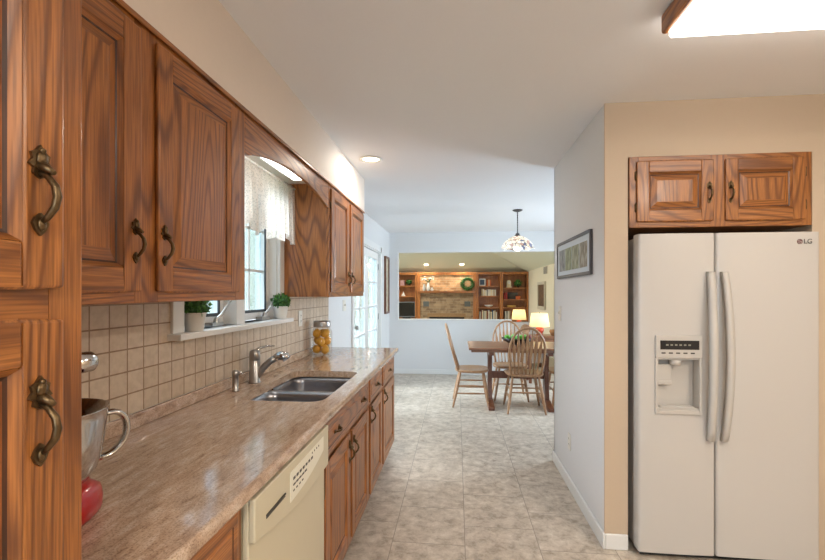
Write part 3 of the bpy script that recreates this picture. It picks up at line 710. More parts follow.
jx, jy = -1.06, 3.32
jar = thing('glass_jar', 'tall glass jar filled with lemons at the far end of the counter', 'jar', (jx, jy, CT))
MB().lathe([(.004, .002), (.070, .002), (.078, .010), (.080, .03), (.080, .175), (.072, .198), (.062, .210), (.062, .222)], (0, 0, 0), 32).build('jar_body', jar_glass, jar)
MB().lathe([(.066, .218), (.067, .221), (.067, .262), (.064, .267), (.003, .268)], (0, 0, 0), 32, caps=True).build('jar_lid', steel, jar)
lp = [(-.034, -.03, .046), (.034, -.032, .046), (.0, .038, .046), (-.036, .02, .108), (.036, .012, .106), (.002, -.040, .106), (-.034, -.022, .168), (.034, -.020, .170), (.0, .038, .166)]
for i, (x, y, z) in enumerate(lp):
    b = MB(); b.tube([(-.042, 0, 0), (-.038, 0, 0), (-.031, 0, 0), (-.018, 0, 0), (0, 0, 0), (.018, 0, 0), (.031, 0, 0), (.038, 0, 0), (.042, 0, 0)], [.001, .006, .018, .028, .0315, .028, .018, .006, .001], 14)
    o = b.build('lemon', lemon); o.location = (jx + x, jy + y, CT + z); o.rotation_euler = (random.uniform(-.5, .5), random.uniform(.5, 2.6), random.uniform(0, 3))
    o.scale = (.95, 1.05, 1.05)
    tag(o, 'yellow lemon packed inside the glass jar', 'lemon', 'lemons in the glass jar')
# wall plates
def wall_plate(name, label, loc, rz, kind):
    t = thing(name, label, 'switch' if 'switch' in kind else 'outlet', loc, rz)
    wd = .115 if kind == 'switch2' else .072
    MB().box(-wd / 2, wd / 2, -.006, 0, -.058, .058).build('cover_plate', plate, t, bev=.003)
    if 'switch' in kind:
        for q_ in ((-.023, .023) if kind == 'switch2' else (0,)):
            MB().box(q_ - .005, q_ + .005, -.016, -.005, -.004, .014).build('toggle', plate, t, bev=.001)
    else:
        for q_ in (-.02, .02):
            so = MB().prism([(x * .8, z + q_) for x, z in rrect(-.018, .018, -.015, .015, .010, 3)], 'y', -.0085, -.005).build('socket', plate, t)
            b = MB(); b.box(-.007, -.005, -.0092, -.008, q_ - .003, q_ + .007); b.box(.005, .007, -.0092, -.008, q_ - .003, q_ + .007); b.build('slot', ink, so)
    return t
wall_plate('wall_outlet', 'beige outlet on the backsplash tile near the jar', (TX + .0005, 3.12, 1.21), Q, 'outlet')
wall_plate('light_switch', 'double light switch on pale wall beyond the counter', (WX + .0005, 4.42, 1.27), Q, 'switch2')
wall_plate('wall_outlet', 'white outlet low on the pale wall below the framed picture', (PX - .0005, 3.20, .335), -Q, 'outlet')
wall_plate('light_switch', 'white light switch at far edge of the pale partition wall', (PX - .0005, 3.49, 1.24), -Q, 'switch')

# light over the sink behind the valance, curtain
fl = thing('sink_light', 'white fluorescent light mounted behind the arched valance', 'ceiling light', (-.94, 2.08, 2.131))
MB().box(-.09, .055, -.43, .42, -.030, 0).build('light_housing', white, fl, bev=.004)
b = MB(); b.prism([(-.045, -.031), (.045, -.031), (.045, -.045), (.030, -.060), (-.030, -.060), (-.045, -.045)], 'y', -.42, .41); b.build('light_lens', tube_lens, fl, bev=.004)
for y in (-.3, -.05, .18, .36): MB().lathe([(.004, -.0325), (.004, -.030)], (-.068, y, 0), 8, caps=True).build('screw', darkgrey, fl)
cu = thing('lace_curtain', 'white lace valance curtain with scalloped hem across the kitchen window', 'curtain', (-1.075, 1.69, 0))
b = MB(); n = 120; rows = 12; L_ = 1.085; rings = []
for j in range(rows + 1):
    v = j / rows; rg = []
    for i in range(n + 1):
        u = i / n
        hem = 1.785 - .055 * abs(math.sin(u * PI * 7)) ** .7 - .02 * math.sin(u * 40)
        if u > .93: hem = 1.72
        z = 2.10 - (2.10 - hem) * v
        amp = .006 + .014 * v
        rg.append((amp * math.sin(u * 2 * PI * 15 + .6 * math.sin(u * 9)), L_ * u, z))
    rings.append(rg)
b.loft(rings, 0, False, True, close=False); b.build('lace_panel', lace, cu)
MB().tube([(-.09, -.01, 2.09), (0, -.01, 2.09), (0, L_ + .005, 2.09), (-.09, L_ + .005, 2.09)], .007, 8).build('curtain_rod', white, cu)

# ------------------------------------------------------------------ framed picture on the partition
pf = thing('framed_picture', 'long dark framed picture of four panels on pale partition wall', 'picture', (PX, 3.10, 1.648), -Q)
W_, H_ = .86, .27; b = MB(); k = .020
b.box(-W_ / 2, -W_ / 2 + k, -.018, -.001, -H_ / 2, H_ / 2); b.box(W_ / 2 - k, W_ / 2, -.018, -.001, -H_ / 2, H_ / 2); b.box(-W_ / 2 + k, W_ / 2 - k, -.018, -.001, -H_ / 2, -H_ / 2 + k); b.box(-W_ / 2 + k, W_ / 2 - k, -.018, -.001, H_ / 2 - k, H_ / 2)
b.build('picture_frame', frame_dark, pf, bev=.003)
MB().box(-W_ / 2 + k, W_ / 2 - k, -.012, -.002, -H_ / 2 + k, H_ / 2 - k).build('mat_board', mat_board, pf)
def art(name, c1, c2, c3):
    m, N, L, B = newmat(name); tc = N.new('ShaderNodeTexCoord'); mp = N.new('ShaderNodeMapping'); mp.inputs['Scale'].default_value = (60, 10, 14); L.new(tc.outputs['Object'], mp.inputs[0])
    n = N.new('ShaderNodeTexNoise'); n.inputs['Scale'].default_value = 1; n.inputs['Detail'].default_value = 5; L.new(mp.outputs[0], n.inputs['Vector'])
    r = ramp(N, [(.38, c1), (.5, c2), (.62, c3)]); L.new(n.outputs[0], r.inputs[0]); L.new(r.outputs[0], B.inputs['Base Color']); B.inputs['Roughness'].default_value = .5
    return m
arts = [art('print_grey', srgb(70, 72, 76), srgb(120, 122, 120), srgb(176, 180, 180)), art('print_green', srgb(66, 78, 50), srgb(112, 122, 84), srgb(168, 174, 140)),
        art('print_olive', srgb(76, 82, 56), srgb(124, 128, 92), srgb(170, 172, 150)), art('print_brown', srgb(86, 76, 58), srgb(126, 118, 96), srgb(180, 176, 160))]
for i in range(4):
    x0 = -.36 + i * .183; MB().box(x0, x0 + .168, -.0135, -.0122, -.085, .075).build('art_print', arts[[0, 1, 2, 3][i]], pf)

# ------------------------------------------------------------------ refrigerator
FX0, FX1, FYF = .955, 1.836, 2.395
fr = thing('refrigerator', 'white side by side refrigerator with ice dispenser in the wall alcove', 'refrigerator', (FX0, FYF, 0))
FW = FX1 - FX0; SPL = 1.338 - FX0; FH = 1.712
MB().box(.004, FW - .004, .075, .80, .03, FH - .015).build('cabinet_body', appl, fr, bev=.006)
b = MB(); b.box(.02, FW - .02, .03, .10, .004, .032); b.build('toe_grille', dark, fr)
def curved_door(x0, x1):
    b = MB(); n = 10; pr = []
    r = .014
    pr = [(x0, .066), (x0, r)] + [(x0 + r - r * math.cos(R(a)), r - r * math.sin(R(a))) for a in (30, 60, 90)]
    m = 8
    for i in range(1, m): u = i / m; pr.append((x0 + r + (x1 - x0 - 2 * r) * u, -.004 * math.sin(PI * u)))
    pr += [(x1 - r + r * math.sin(R(a)), r - r * math.cos(R(a))) for a in (0, 30, 60, 90)] + [(x1, .066)]
    b.prism(pr, 'z', .032, FH, 0, True); return b
fd = curved_door(0, SPL - .003).build('freezer_door', appl, fr)
dx0, dx1, dz0, dz1, dc = 1.036 - FX0, 1.268 - FX0, .765, 1.178, 1.06
# cut the dispenser recess
cut = MB().box(dx0 + .012, dx1 - .012, -.02, .0655, dz0 + .02, dc - .008).build('cutter', appl, fr)
bo = fd.modifiers.new('bo', 'BOOLEAN'); bo.object = cut; bo.solver = 'EXACT'; bake(fd); bpy.data.objects.remove(cut)
for p in fd.data.polygons: p.use_smooth = False
rd_ = curved_door(SPL + .003, FW).build('refrigerator_door', appl, fr)
for p in rd_.data.polygons: p.use_smooth = False
for p in list(fd.data.polygons) + list(rd_.data.polygons): p.use_smooth = abs(p.normal.z) < .5 and p.area > .0
for o_ in (fd, rd_):
    mm = o_.modifiers.new('es', 'EDGE_SPLIT'); mm.split_angle = R(35)
MB().box(.006, FW - .006, .060, .078, .05, FH - .02).build('door_gasket', darkgrey, fr)
b = MB(); b.box(dx0, dx1, -.014, .0, dc, dz1); b.box(dx0, dx0 + .014, -.010, .0, dz0, dc); b.box(dx1 - .014, dx1, -.010, .0, dz0, dc); b.box(dx0 + .014, dx1 - .014, -.010, .0, dz0, dz0 + .022)
ds = b.build('dispenser_frame', appl_in, fd, bev=.003)
b = MB(); X0, X1, Z0, Z1 = dx0 + .0125, dx1 - .0125, dz0 + .0205, dc - .0085
b.box(X0, X1, .056, .059, Z0, Z1); b.box(X0, X0 + .002, 0, .05, Z0, Z1); b.box(X1 - .002, X1, 0, .05, Z0, Z1); b.box(X0, X1, 0, .05, Z0, Z0 + .012); b.box(X0, X1, 0, .05, Z1 - .002, Z1)
b.build('dispenser_recess', appl_in, fd)
b = MB(); b.box(X0 + .01, X0 + .085, .025, .05, Z0 + .13, Z1 - .03); b.box(X0 + .012, X0 + .083, .018, .025, Z0 + .13, Z0 + .15); b.build('dispenser_paddle', appl_in, fd, bev=.003)
MB().lathe([(.05, -.02), (.05, 0)], (X0 + .08, .022, Z1 - .003), 20, caps=True).build('ice_chute', appl_in, fd) if False else MB().lathe([(.025, -.03), (.03, 0)], (X0 + .10, .022, Z1 - .003), 20, caps=True).build('ice_chute', appl_in, fd)
MB().box(X0 + .02, X1 - .02, .004, .046, Z0 + .012, Z0 + .018).build('drip_tray', appl, fd, bev=.002)
sc_ = MB().box(dx0 + .022, dx1 - .018, -.0155, -.0135, 1.105, 1.152).build('display', dark, fd)
b = MB()
for j in range(5): b.box(dx0 + .028 + j * .036, dx0 + .048 + j * .036, -.0150, -.0138, 1.083, 1.090)
b.build('dispenser_buttons', ink, fd)
plain_icon = plain('display_icon_grey', srgb(150, 150, 140), .4)  # plain grey for the display icons, not emissive
b = MB()
for j in range(6): b.box(dx0 + .05 + j * .022, dx0 + .062 + j * .022, -.0162, -.0153, 1.125, 1.133)
b.build('display_icons', plain_icon, fd)
for par, hx, sg in ((fd, 1.305 - FX0, -1), (rd_, 1.372 - FX0, 1)):
    b = MB(); rings = []; n = 18
    for i in range(n + 1):
        u = i / n; z = .635 + (1.51 - .635) * u; bow = .018 + .042 * math.sin(PI * u) ** .8; xo = hx + sg * .0 + .0 * u
        wd = .017 + .003 * math.sin(PI * u); xo = hx + .006 * sg * math.sin(PI * u)
        rings.append([(xo - wd, -bow + .012, z), (xo - wd * .8, -bow - .008, z), (xo, -bow - .012, z), (xo + wd * .8, -bow - .008, z), (xo + wd, -bow + .012, z)])
    b.loft(rings)
    b.box(hx - .015, hx + .015, -.028, .0, .637, .665); b.box(hx - .015, hx + .015, -.028, 0, 1.48, 1.508)
    b.build('handle', appl_in, par)
text_mesh('brand_lettering', 'LG', .034, ink, rd_, (1.775 - FX0, -.0048, 1.662), (R(90), 0, 0))
b = MB(); b.M = Matrix.Translation((1.737 - FX0, -.004, 1.662)) @ Matrix.Rotation(R(90), 4, 'X'); b.cyl((0, 0, 0), .013, .0012, 24)
lg = b.build('brand_emblem', plain('emblem_grey', srgb(104, 60, 62), .4), rd_)
b = MB(); y_ = -.0056
b.tube([(1.737 - FX0 + .009 * math.cos(R(a)), y_, 1.662 + .009 * math.sin(R(a))) for a in range(90, 361, 18)], .0009, 6)
b.box(1.737 - FX0 + .001, 1.737 - FX0 + .0095, y_ - .0005, y_, 1.6612, 1.6630); b.box(1.7362 - FX0 - .001, 1.7378 - FX0 - .001, y_ - .0005, y_, 1.656, 1.667)
b.build('emblem_mark', appl, rd_)

# ------------------------------------------------------------------ ceiling lights
cl = thing('ceiling_light', 'large square edged fluorescent ceiling light with wooden end above refrigerator area', 'ceiling light', (.784, 1.245, CE))
MB().box(.0, 1.2, .02, .43, -.035, -.001).build('light_housing', white, cl)
b = MB(); b.prism([(.0, -.035), (.45, -.035), (.449, -.085), (.435, -.100), (.015, -.100), (.001, -.085)], 'x', .0, 1.2); b.build('diffuser', diffuser, cl)
for x0 in (-.026, 1.2): MB().box(x0, x0 + .026, -.01, .46, -.075, -.001).build('wooden_end', oak_y, cl, bev=.011, seg=4)
can = thing('recessed_light', 'round recessed ceiling light near the far end of the oak cabinets', 'ceiling light', (-.664, 3.30, CE))
def can_parts(t, rot=None):
    MB().lathe([(.088, -.001), (.092, -.007), (.072, -.010), (.066, -.002)], (0, 0, 0), 32).build('trim_ring', white, t)
    MB().lathe([(.066, -.0015), (.05, -.003), (.002, -.004)], (0, 0, 0), 24, caps=True).build('bulb', bulb_m, t)
can_parts(can)
can_or_fill_light((-.664, 3.30, CE - .012), 7)
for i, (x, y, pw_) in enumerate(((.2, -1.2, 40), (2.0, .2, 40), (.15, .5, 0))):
    if pw_: can_or_fill_light((x, y, CE - .012), pw_)  # unseen fill lamps added to brighten the kitchen, without fixtures
t = None
dY = .46; zc = 2.04 + .43 * dY - .012
for (x, lab) in ((-.89, 'left recessed light glowing in the sloped family room ceiling'), (.14, 'right recessed light glowing in the sloped family room ceiling')):
    t = thing('recessed_light', lab, 'ceiling light', (x, FY - dY, zc), 0, 'recessed lights over the fireplace')
    t.rotation_euler = (math.atan(-.43), 0, 0); can_parts(t)
    l = can_or_fill_light((x, FY - dY - .01, zc - .02), 11); l.rotation_euler = (math.atan(-.43) , 0, 0)
for (x, y) in ((-1.0, 10.0), (-3, 10.5)): can_or_fill_light((x, y, 1.98 + .43 * (FY - y)), 48, (1, .96, .88))  # fill lamps added out of view to lift the family room, without fixtures

# pendant lamp
pd = thing('pendant_lamp', 'stained glass dome pendant lamp hanging over the dining table', 'lamp', (.754, 5.516, 0))
MB().lathe([(.003, 2.412), (.02, 2.414), (.05, 2.425), (.062, 2.433), (.062, 2.4395)], (0, 0, 0), 24, caps=True).build('canopy', frame_dark, pd)
b = MB(); b.tube([(0, 0, 2.415), (0, 0, 2.14)], .006, 8)
for k in range(9): b.ball((0, 0, 2.40 - k * .03), .010, 8, sc=(.8, .8, 1))
b.build('chain', frame_dark, pd)
MB().lathe([(.012, 2.15), (.022, 2.145), (.03, 2.125), (.045, 2.112)], (0, 0, 0), 20, caps=True).build('shade_cap', frame_dark, pd)
def tiffany():
    m, N, L, B = newmat('stained_glass'); N.remove(B); out = N['Material Output']
    tc = N.new('ShaderNodeTexCoord'); v = N.new('ShaderNodeTexVoronoi'); v.inputs['Scale'].default_value = 26; L.new(tc.outputs['Object'], v.inputs['Vector'])
    v2 = N.new('ShaderNodeTexVoronoi'); v2.feature = 'DISTANCE_TO_EDGE'; v2.inputs['Scale'].default_value = 26; L.new(tc.outputs['Object'], v2.inputs['Vector'])
    sp = N.new('ShaderNodeSeparateXYZ'); L.new(tc.outputs['Object'], sp.inputs[0])
    sr = N.new('ShaderNodeSeparateColor'); L.new(v.outputs['Color'], sr.inputs[0])
    rp = ramp(N, [(0, srgb(240, 236, 228)), (.46, srgb(226, 212, 196)), (.62, srgb(196, 166, 160)), (.74, srgb(120, 128, 160)), (.84, srgb(238, 240, 242))]); rp.color_ramp.interpolation = 'CONSTANT'; L.new(sr.outputs[0], rp.inputs[0])
    e = ramp(N, [(.02, (0, 0, 0, 1)), (.05, (1, 1, 1, 1))]); L.new(v2.outputs['Distance'], e.inputs[0])
    mx = N.new('ShaderNodeMix'); mx.data_type = 'RGBA'; L.new(e.outputs[0], mx.inputs[0]); mx.inputs[6].default_value = srgb(90, 84, 80); L.new(rp.outputs[0], mx.inputs[7])
    d = N.new('ShaderNodeBsdfDiffuse'); t = N.new('ShaderNodeBsdfTranslucent'); L.new(mx.outputs[2], d.inputs[0]); L.new(mx.outputs[2], t.inputs[0])
    ms = N.new('ShaderNodeMixShader'); ms.inputs[0].default_value = .6; L.new(d.outputs[0], ms.inputs[1]); L.new(t.outputs[0], ms.inputs[2]); L.new(ms.outputs[0], out.inputs[0])
    return m
b = MB(); n = 48; rings = []
for k in range(10):
    u = k / 9; a = R(12 + 72 * u); r = .205 * math.sin(a); z = 2.118 - .175 * (1 - math.cos(a)) ** .9 * 1.1
    rings.append([(r * math.cos(2 * PI * j / n), r * math.sin(2 * PI * j / n), z + (.018 * abs(math.sin(2 * PI * j / n * 4)) if k == 9 else 0)) for j in range(n)])
b.loft(rings, 0, False, True); b.build('glass_shade', tiffany(), pd)
b = MB(); b.ball((0, 0, 1.975), .05, 14); b.build('bulb', plain('pendant_bulb', srgb(255, 240, 215), .5, noise=0, emit=(srgb(255, 240, 215), 14)), pd)

# ------------------------------------------------------------------ dining table and chairs
TX0, TX1, TY0, TY1, TZ = .14, 1.37, 5.14, 5.90, .752
tb = thing('dining_table', 'oak trestle dining table under the pendant lamp', 'table', ((TX0 + TX1) / 2, (TY0 + TY1) / 2, 0))
hx, hy = (TX1 - TX0) / 2, (TY1 - TY0) / 2
MB().box(-hx, hx, -hy, hy, TZ - .028, TZ).build('tabletop', table_wood, tb, bev=.008, seg=3)
MB().box(-hx + .03, hx - .03, -hy + .03, hy - .03, TZ - .055, TZ - .0285).build('apron', table_wood, tb)
for sx in (-1, 1):
    x = sx * (hx - .27)
    b = MB(); b.prism([(-.10, .08), (-.06, .30), (-.055, .5), (-.10, TZ - .10), (.10, TZ - .10), (.055, .5), (.06, .30), (.10, .08)], 'x', x - .025, x + .025); b.build('trestle', trestle_wood, tb, bev=.004)
    b = MB(); b.prism([(-.32, 0), (-.32, .045), (-.12, .085), (.12, .085), (.32, .045), (.32, 0)], 'x', x - .035, x + .035); b.build('trestle_foot', trestle_wood, tb, bev=.005)
    MB().box(x - .03, x + .03, -.30, .30, TZ - .10, TZ - .0555).build('trestle_head', trestle_wood, tb, bev=.004)
MB().box(-hx + .295, hx - .295, -.015, .015, .33, .42).build('stretcher', trestle_wood, tb, bev=.004)

def make_chair():
    t = thing('dining_chair', '', 'chair', (0, 0, 0))        # faces +y, origin under the seat
    b = MB(); n = 36; rings = []
    def outline(k, z, dish=0):
        P = []
        for i in range(n):
            a = 2 * PI * i / n; c, s_ = math.cos(a), math.sin(a)
            x = .225 * math.copysign(abs(c) ** .62, c); y = .21 * math.copysign(abs(s_) ** .62, s_)
            x *= 1 + .06 * (y / .21); P.append((x * k, y * k, z))
        return P
    rings = [outline(.86, .418), outline(.96, .428), outline(1, .440), outline(.985, .452), outline(.9, .4545), outline(.6, .444), outline(.2, .440)]
    b.loft(rings); b.build('seat', chair_wood, t)
    for sx in (-1, 1):
        for sy in (-1, 1):
            p0 = Vector((sx * .15, sy * .14, .43)); p1 = Vector((sx * .215, sy * (.20 if sy > 0 else .235), 0))
            fs = (0, .15, .3, .42, .5, .58, .7, .85, 1); rr = (.012, .015, .019, .017, .020, .017, .018, .014, .010)
            MB().tube([tuple(p0.lerp(p1, f)) for f in fs], list(rr), 10).build('leg', chair_wood, t)
    def lp_(sx, sy, z):
        p0 = Vector((sx * .15, sy * .14, .43)); p1 = Vector((sx * .215, sy * (.20 if sy > 0 else .235), 0)); return p0.lerp(p1, (.43 - z) / .43)
    for sx in (-1, 1): 
        for z in (.17, .26):
            a, c = lp_(sx, -1, z), lp_(sx, 1, z); MB().tube([tuple(a.lerp(c, f)) for f in (0, .3, .5, .7, 1)], [.008, .010, .012, .010, .008], 8).build('stretcher', chair_wood, t)
    for sy, z in ((1, .22), (-1, .24)):
        a, c = lp_(-1, sy, z), lp_(1, sy, z); MB().tube([tuple(a.lerp(c, f)) for f in (0, .3, .5, .7, 1)], [.008, .010, .012, .010, .008], 8).build('stretcher', chair_wood, t)
    # bow back
    H = .545; base_y = -.165; rake = .15
    def bowp(a):   # a 0..180
        x = .215 * math.cos(R(a)); 
        z = .46 + H * (math.sin(R(a)) ** .55)
        if a < 1 or a > 179: z = .45
        x2 = math.copysign(min(abs(x), .215), x) 
        lo = (z - .45) / H
        x2 *= (.80 + .20 * min(1, lo * 1.6)) if lo < .62 else 1
        return (x2, base_y - rake * lo - .01, z)
    pts = [bowp(a) for a in [0, 2, 5, 9, 14, 20, 28, 38, 50, 62, 76, 90, 104, 118, 130, 142, 152, 160, 166, 171, 175, 178, 180]]
    MB().tube(pts, .0135, 10, flat=(1, 1)).build('back_bow', chair_wood, t)
    for i in range(7):
        u = (i - 3) / 3; x0 = u * .125; x1 = u * .158
        zt = .46 + H * (max(0, 1 - (x1 / .215) ** 2) ** .5) ** .55 - .005
        lo = (zt - .45) / H
        p0 = Vector((x0, base_y + .0 + .008, .445)); p1 = Vector((x1, base_y - rake * lo - .01, zt))
        fs = (0, .1, .3, .45, .58, .72, .82, 1); rw = (.008, .008, .010, .016, .020, .018, .010, .007)
        b = MB(); rings = []
        for f, r in zip(fs, rw):
            p = p0.lerp(p1, f); th = .006
            rings.append([(p.x + r * math.cos(2 * PI * j / 10), p.y + th * math.sin(2 * PI * j / 10), p.z) for j in range(10)])
        b.loft(rings); b.build('spindle', chair_wood, t)
    return t
ch0 = make_chair()
spots = [(.185, 5.52, R(-90), 'oak windsor chair pulled up to left end of table in profile'),
         (.80, 5.31, 0, 'oak windsor chair on near side of table with back to camera'),
         (.70, 5.86, R(180), 'oak windsor chair on far side of table facing the camera'),
         (1.33, 5.50, R(90), 'oak windsor chair at right end of table partly behind the partition')]
for i, (x, y, a, lab) in enumerate(spots):
    c = ch0 if i == 0 else copy_tree(ch0)
    c.location = (x, y, 0); c.rotation_euler = (0, 0, a); c['label'] = lab; c['group'] = 'windsor chairs around the dining table'

# fruit bowl
b = MB(); b.lathe([(.05, 0), (.06, .004), (.12, .02), (.175, .05), (.205, .085), (.20, .087), (.168, .055), (.11, .028), (.01, .015)], (0, 0, 0), 36, caps=True)
o = b.build('fruit_bowl', plain('dark_bowl', srgb(44, 34, 28), .3)); o.location = (.76, 5.54, TZ + .001); tag(o, 'wide dark bowl of fruit on the dining table', 'bowl')
apple_g = plain('green_apple', srgb(92, 168, 48), .35, noise=.1); apple_r = plain('red_apple', srgb(110, 24, 30), .35, noise=.1)
for i, (x, y, m_, lab) in enumerate(((-.13, .0, apple_g, 'green apple at the left rim of the fruit bowl'), (-.05, -.05, apple_g, 'green apple left of centre in the fruit bowl'), (.035, -.03, apple_g, 'green apple in the middle of the fruit bowl'),
                                   (.085, .055, apple_g, 'green apple toward the back of the fruit bowl'), (.13, -.02, apple_r, 'dark red apple at the right rim of the fruit bowl'), (-.04, .06, apple_g, 'green apple at back left of the fruit bowl'))):
    t = thing('apple', lab, 'apple', (.76 + x, 5.54 + y, TZ + .085), i * .7, 'apples in the fruit bowl')
    MB().lathe([(.002, -.030), (.016, -.033), (.030, -.020), (.037, .004), (.033, .025), (.018, .036), (.005, .030), (.001, .026)], (0, 0, 0), 20).build('apple_body', m_, t)
    MB().tube([(0, 0, .026), (.003, 0, .045)], .0016, 6).build('stem', bark, t)

# ------------------------------------------------------------------ console with lamps, decor
cs = thing('console_table', 'brown console table behind the dining table beside the passage', 'table', (1.48, 6.98, 0))
MB().box(-.40, .42, -.17, .17, .70, .735).build('tabletop', table_wood, cs, bev=.005)
MB().box(-.36, .38, -.14, .14, .58, .6995).build('apron', table_wood, cs, bev=.003)
for sx in (-.35, .35):
    for sy in (-.13, .13): MB().box(sx - .022, sx + .022, sy - .018, sy + .018, 0, .5795).build('leg', trestle_wood, cs, bev=.003)
def table_lamp(loc, basem, label, k=1.0, pw_=1.2):
    t = thing('table_lamp', label, 'lamp', loc)
    MB().lathe([(.045 * k, 0), (.05 * k, .008), (.03 * k, .02), (.05 * k, .05), (.058 * k, .08), (.045 * k, .115), (.02 * k, .135), (.012 * k, .15)], (0, 0, 0), 24, caps=True).build('lamp_base', basem, t)
    MB().tube([(0, 0, .14), (0, 0, .20)], .006, 8).build('lamp_stem', brass, t)
    b = MB(); b.lathe([(.155, .135), (.125, .345)], (0, 0, 0), 36); o = b.build('lamp_shade', lampshade, t)
    m_ = o.modifiers.new('s', 'SOLIDIFY'); m_.thickness = .002
    MB().ball((0, 0, .235), .03, 12).build('bulb', bulb_m, t)
    MB().tube([(0, 0, .26), (0, 0, .36)], .003, 6).build('finial', brass, t)
    l = bpy.data.lights.new('lamp_light', 'POINT'); l.energy = pw_; l.color = (1, .86, .62); l.shadow_soft_size = .04
    p = bpy.data.objects.new('lamp_light', l); C.objects.link(p); p.location = (loc[0], loc[1], loc[2] + .30)
    return t
x2, _ = pt(539.5, 320, 7.0); x1, _ = pt(519, 320, 9.4)
redwhite = plain('red_white_ceramic', srgb(190, 70, 48), .3, noise=.9, nscale=22)
table_lamp((x2, 7.0, .736), redwhite, 'table lamp with cream shade and red base on the console table', 1.2)
st2 = thing('side_table', 'brown side table behind the half wall carrying the smaller lamp', 'table', (x1, 9.4, 0))
MB().box(-.25, .25, -.25, .25, .66, .70).build('tabletop', trestle_wood, st2, bev=.005)
for sx in (-.2, .2):
    for sy in (-.2, .2): MB().box(sx - .02, sx + .02, sy - .02, sy + .02, 0, .6595).build('leg', trestle_wood, st2)
table_lamp((x1, 9.4, .701), plain('coral_ceramic', srgb(214, 92, 52), .3), 'table lamp with cream shade and coral base beyond the half wall', 1.0)
# decor on the console
b = MB(); b.lathe([(.05, 0), (.07, .02), (.085, .06), (.08, .09), (.076, .09), (.08, .06), (.065, .022), (.01, .008)], (0, 0, 0), 24, caps=True); o = b.build('wicker_basket', plain('wicker', srgb(150, 104, 62), .8, noise=.4, nscale=90)); o.location = (1.52, 6.93, .736)
tag(o, 'small brown wicker basket right of the lamp on the console', 'basket')
xp, _ = pt(525.5, 322, 6.98)
t = thing('decorative_plate', 'round wooden plate on a stand at left end of console', 'plate', (xp, 6.98, .736))
b = MB(); b.M = Matrix.Translation((0, .02, .09)) @ Matrix.Rotation(R(80), 4, 'X'); b.lathe([(.003, 0), (.05, .003), (.075, .012), (.078, .010), (.05, -.003), (.003, -.005)], (0, 0, 0), 28); b.build('plate', chair_wood, t)
b = MB(); b.tube([(-.04, -.03, .003), (-.02, .02, .02), (-.01, .06, .11)], .004, 6); b.tube([(.04, -.03, .003), (.02, .02, .02), (.01, .06, .11)], .004, 6); b.tube([(-.04, -.03, .003), (-.04, -.03, .02)], .004, 6); b.tube([(.04, -.03, .003), (.04, -.03, .02)], .004, 6); b.build('plate_stand', frame_dark, t)
# armchair in the family room
uph = plain('oatmeal_upholstery', srgb(202, 190, 182), .9, noise=.05)
ac = thing('armchair', 'pale upholstered armchair beyond the half wall', 'chair', (1.15, 8.55, 0), R(20))
MB().box(-.38, .38, -.36, .36, .08, .42).build('seat_base', uph, ac, bev=.03, seg=3)
for sx in (-.33, .33):
    for sy in (-.31, .31): MB().cyl((sx, sy, 0), .025, .085, 12).build('foot', trestle_wood, ac)
MB().box(-.27, .27, -.22, .38, .421, .52).build('seat_cushion', uph, ac, bev=.035, seg=3)
MB().box(-.36, .36, -.40, -.24, .30, .86).build('backrest', uph, ac, bev=.05, seg=4)
for sx in (-1, 1): MB().box(sx * .33 - .07, sx * .33 + .07, -.38, .34, .30, .60).build('armrest', uph, ac, bev=.04, seg=3)

# picture on left wall beyond the door
t = thing('framed_picture', 'tall narrow framed picture on left wall beyond the french door', 'picture', (WX, 7.09, 1.53), Q)
b = MB(); k = .03; W_, H_ = .38, .94
b.box(-W_ / 2, -W_ / 2 + k, -.035, -.001, -H_ / 2, H_ / 2); b.box(W_ / 2 - k, W_ / 2, -.035, -.001, -H_ / 2, H_ / 2); b.box(-W_ / 2 + k, W_ / 2 - k, -.035, -.001, -H_ / 2, -H_ / 2 + k); b.box(-W_ / 2 + k, W_ / 2 - k, -.035, -.001, H_ / 2 - k, H_ / 2)
b.build('picture_frame', trestle_wood, t, bev=.003)
MB().box(-W_ / 2 + k, W_ / 2 - k, -.014, -.002, -H_ / 2 + k, H_ / 2 - k).build('picture_print', art('print_tan', srgb(150, 132, 108), srgb(196, 184, 160), srgb(220, 212, 194)), t)

# family room right wall: vent and picture
t = thing('wall_vent', 'square grey air vent high on the family room side wall', 'vent', (2.05, 10.3, 1.93), -Q)
MB().box(-.20, .20, -.012, -.001, -.085, .085).build('vent_frame', plain('vent_grey', srgb(176, 170, 156), .6), t, bev=.003)
b = MB()
for k in range(7): b.box(-.18, .18, -.017, -.0125, -.07 + k * .021, -.06 + k * .021)
b.build('vent_slats', plain('vent_dark', srgb(120, 116, 106), .6), t)
t = thing('framed_picture', 'dark picture in pale grey frame on the family room side wall', 'picture', (2.05, 10.7, 1.34), -Q)
W_, H_, k = .90, .66, .07; b = MB()
b.box(-W_ / 2, -W_ / 2 + k, -.04, -.001, -H_ / 2, H_ / 2); b.box(W_ / 2 - k, W_ / 2, -.04, -.001, -H_ / 2, H_ / 2); b.box(-W_ / 2 + k, W_ / 2 - k, -.04, -.001, -H_ / 2, -H_ / 2 + k); b.box(-W_ / 2 + k, W_ / 2 - k, -.04, -.001, H_ / 2 - k, H_ / 2)
b.build('picture_frame', plain('pale_frame', srgb(196, 188, 170), .5), t, bev=.004)
MB().box(-W_ / 2 + k, W_ / 2 - k, -.02, -.002, -H_ / 2 + k, H_ / 2 - k).build('picture_print', art('print_dark', srgb(50, 40, 30), srgb(92, 70, 50), srgb(130, 104, 78)), t)

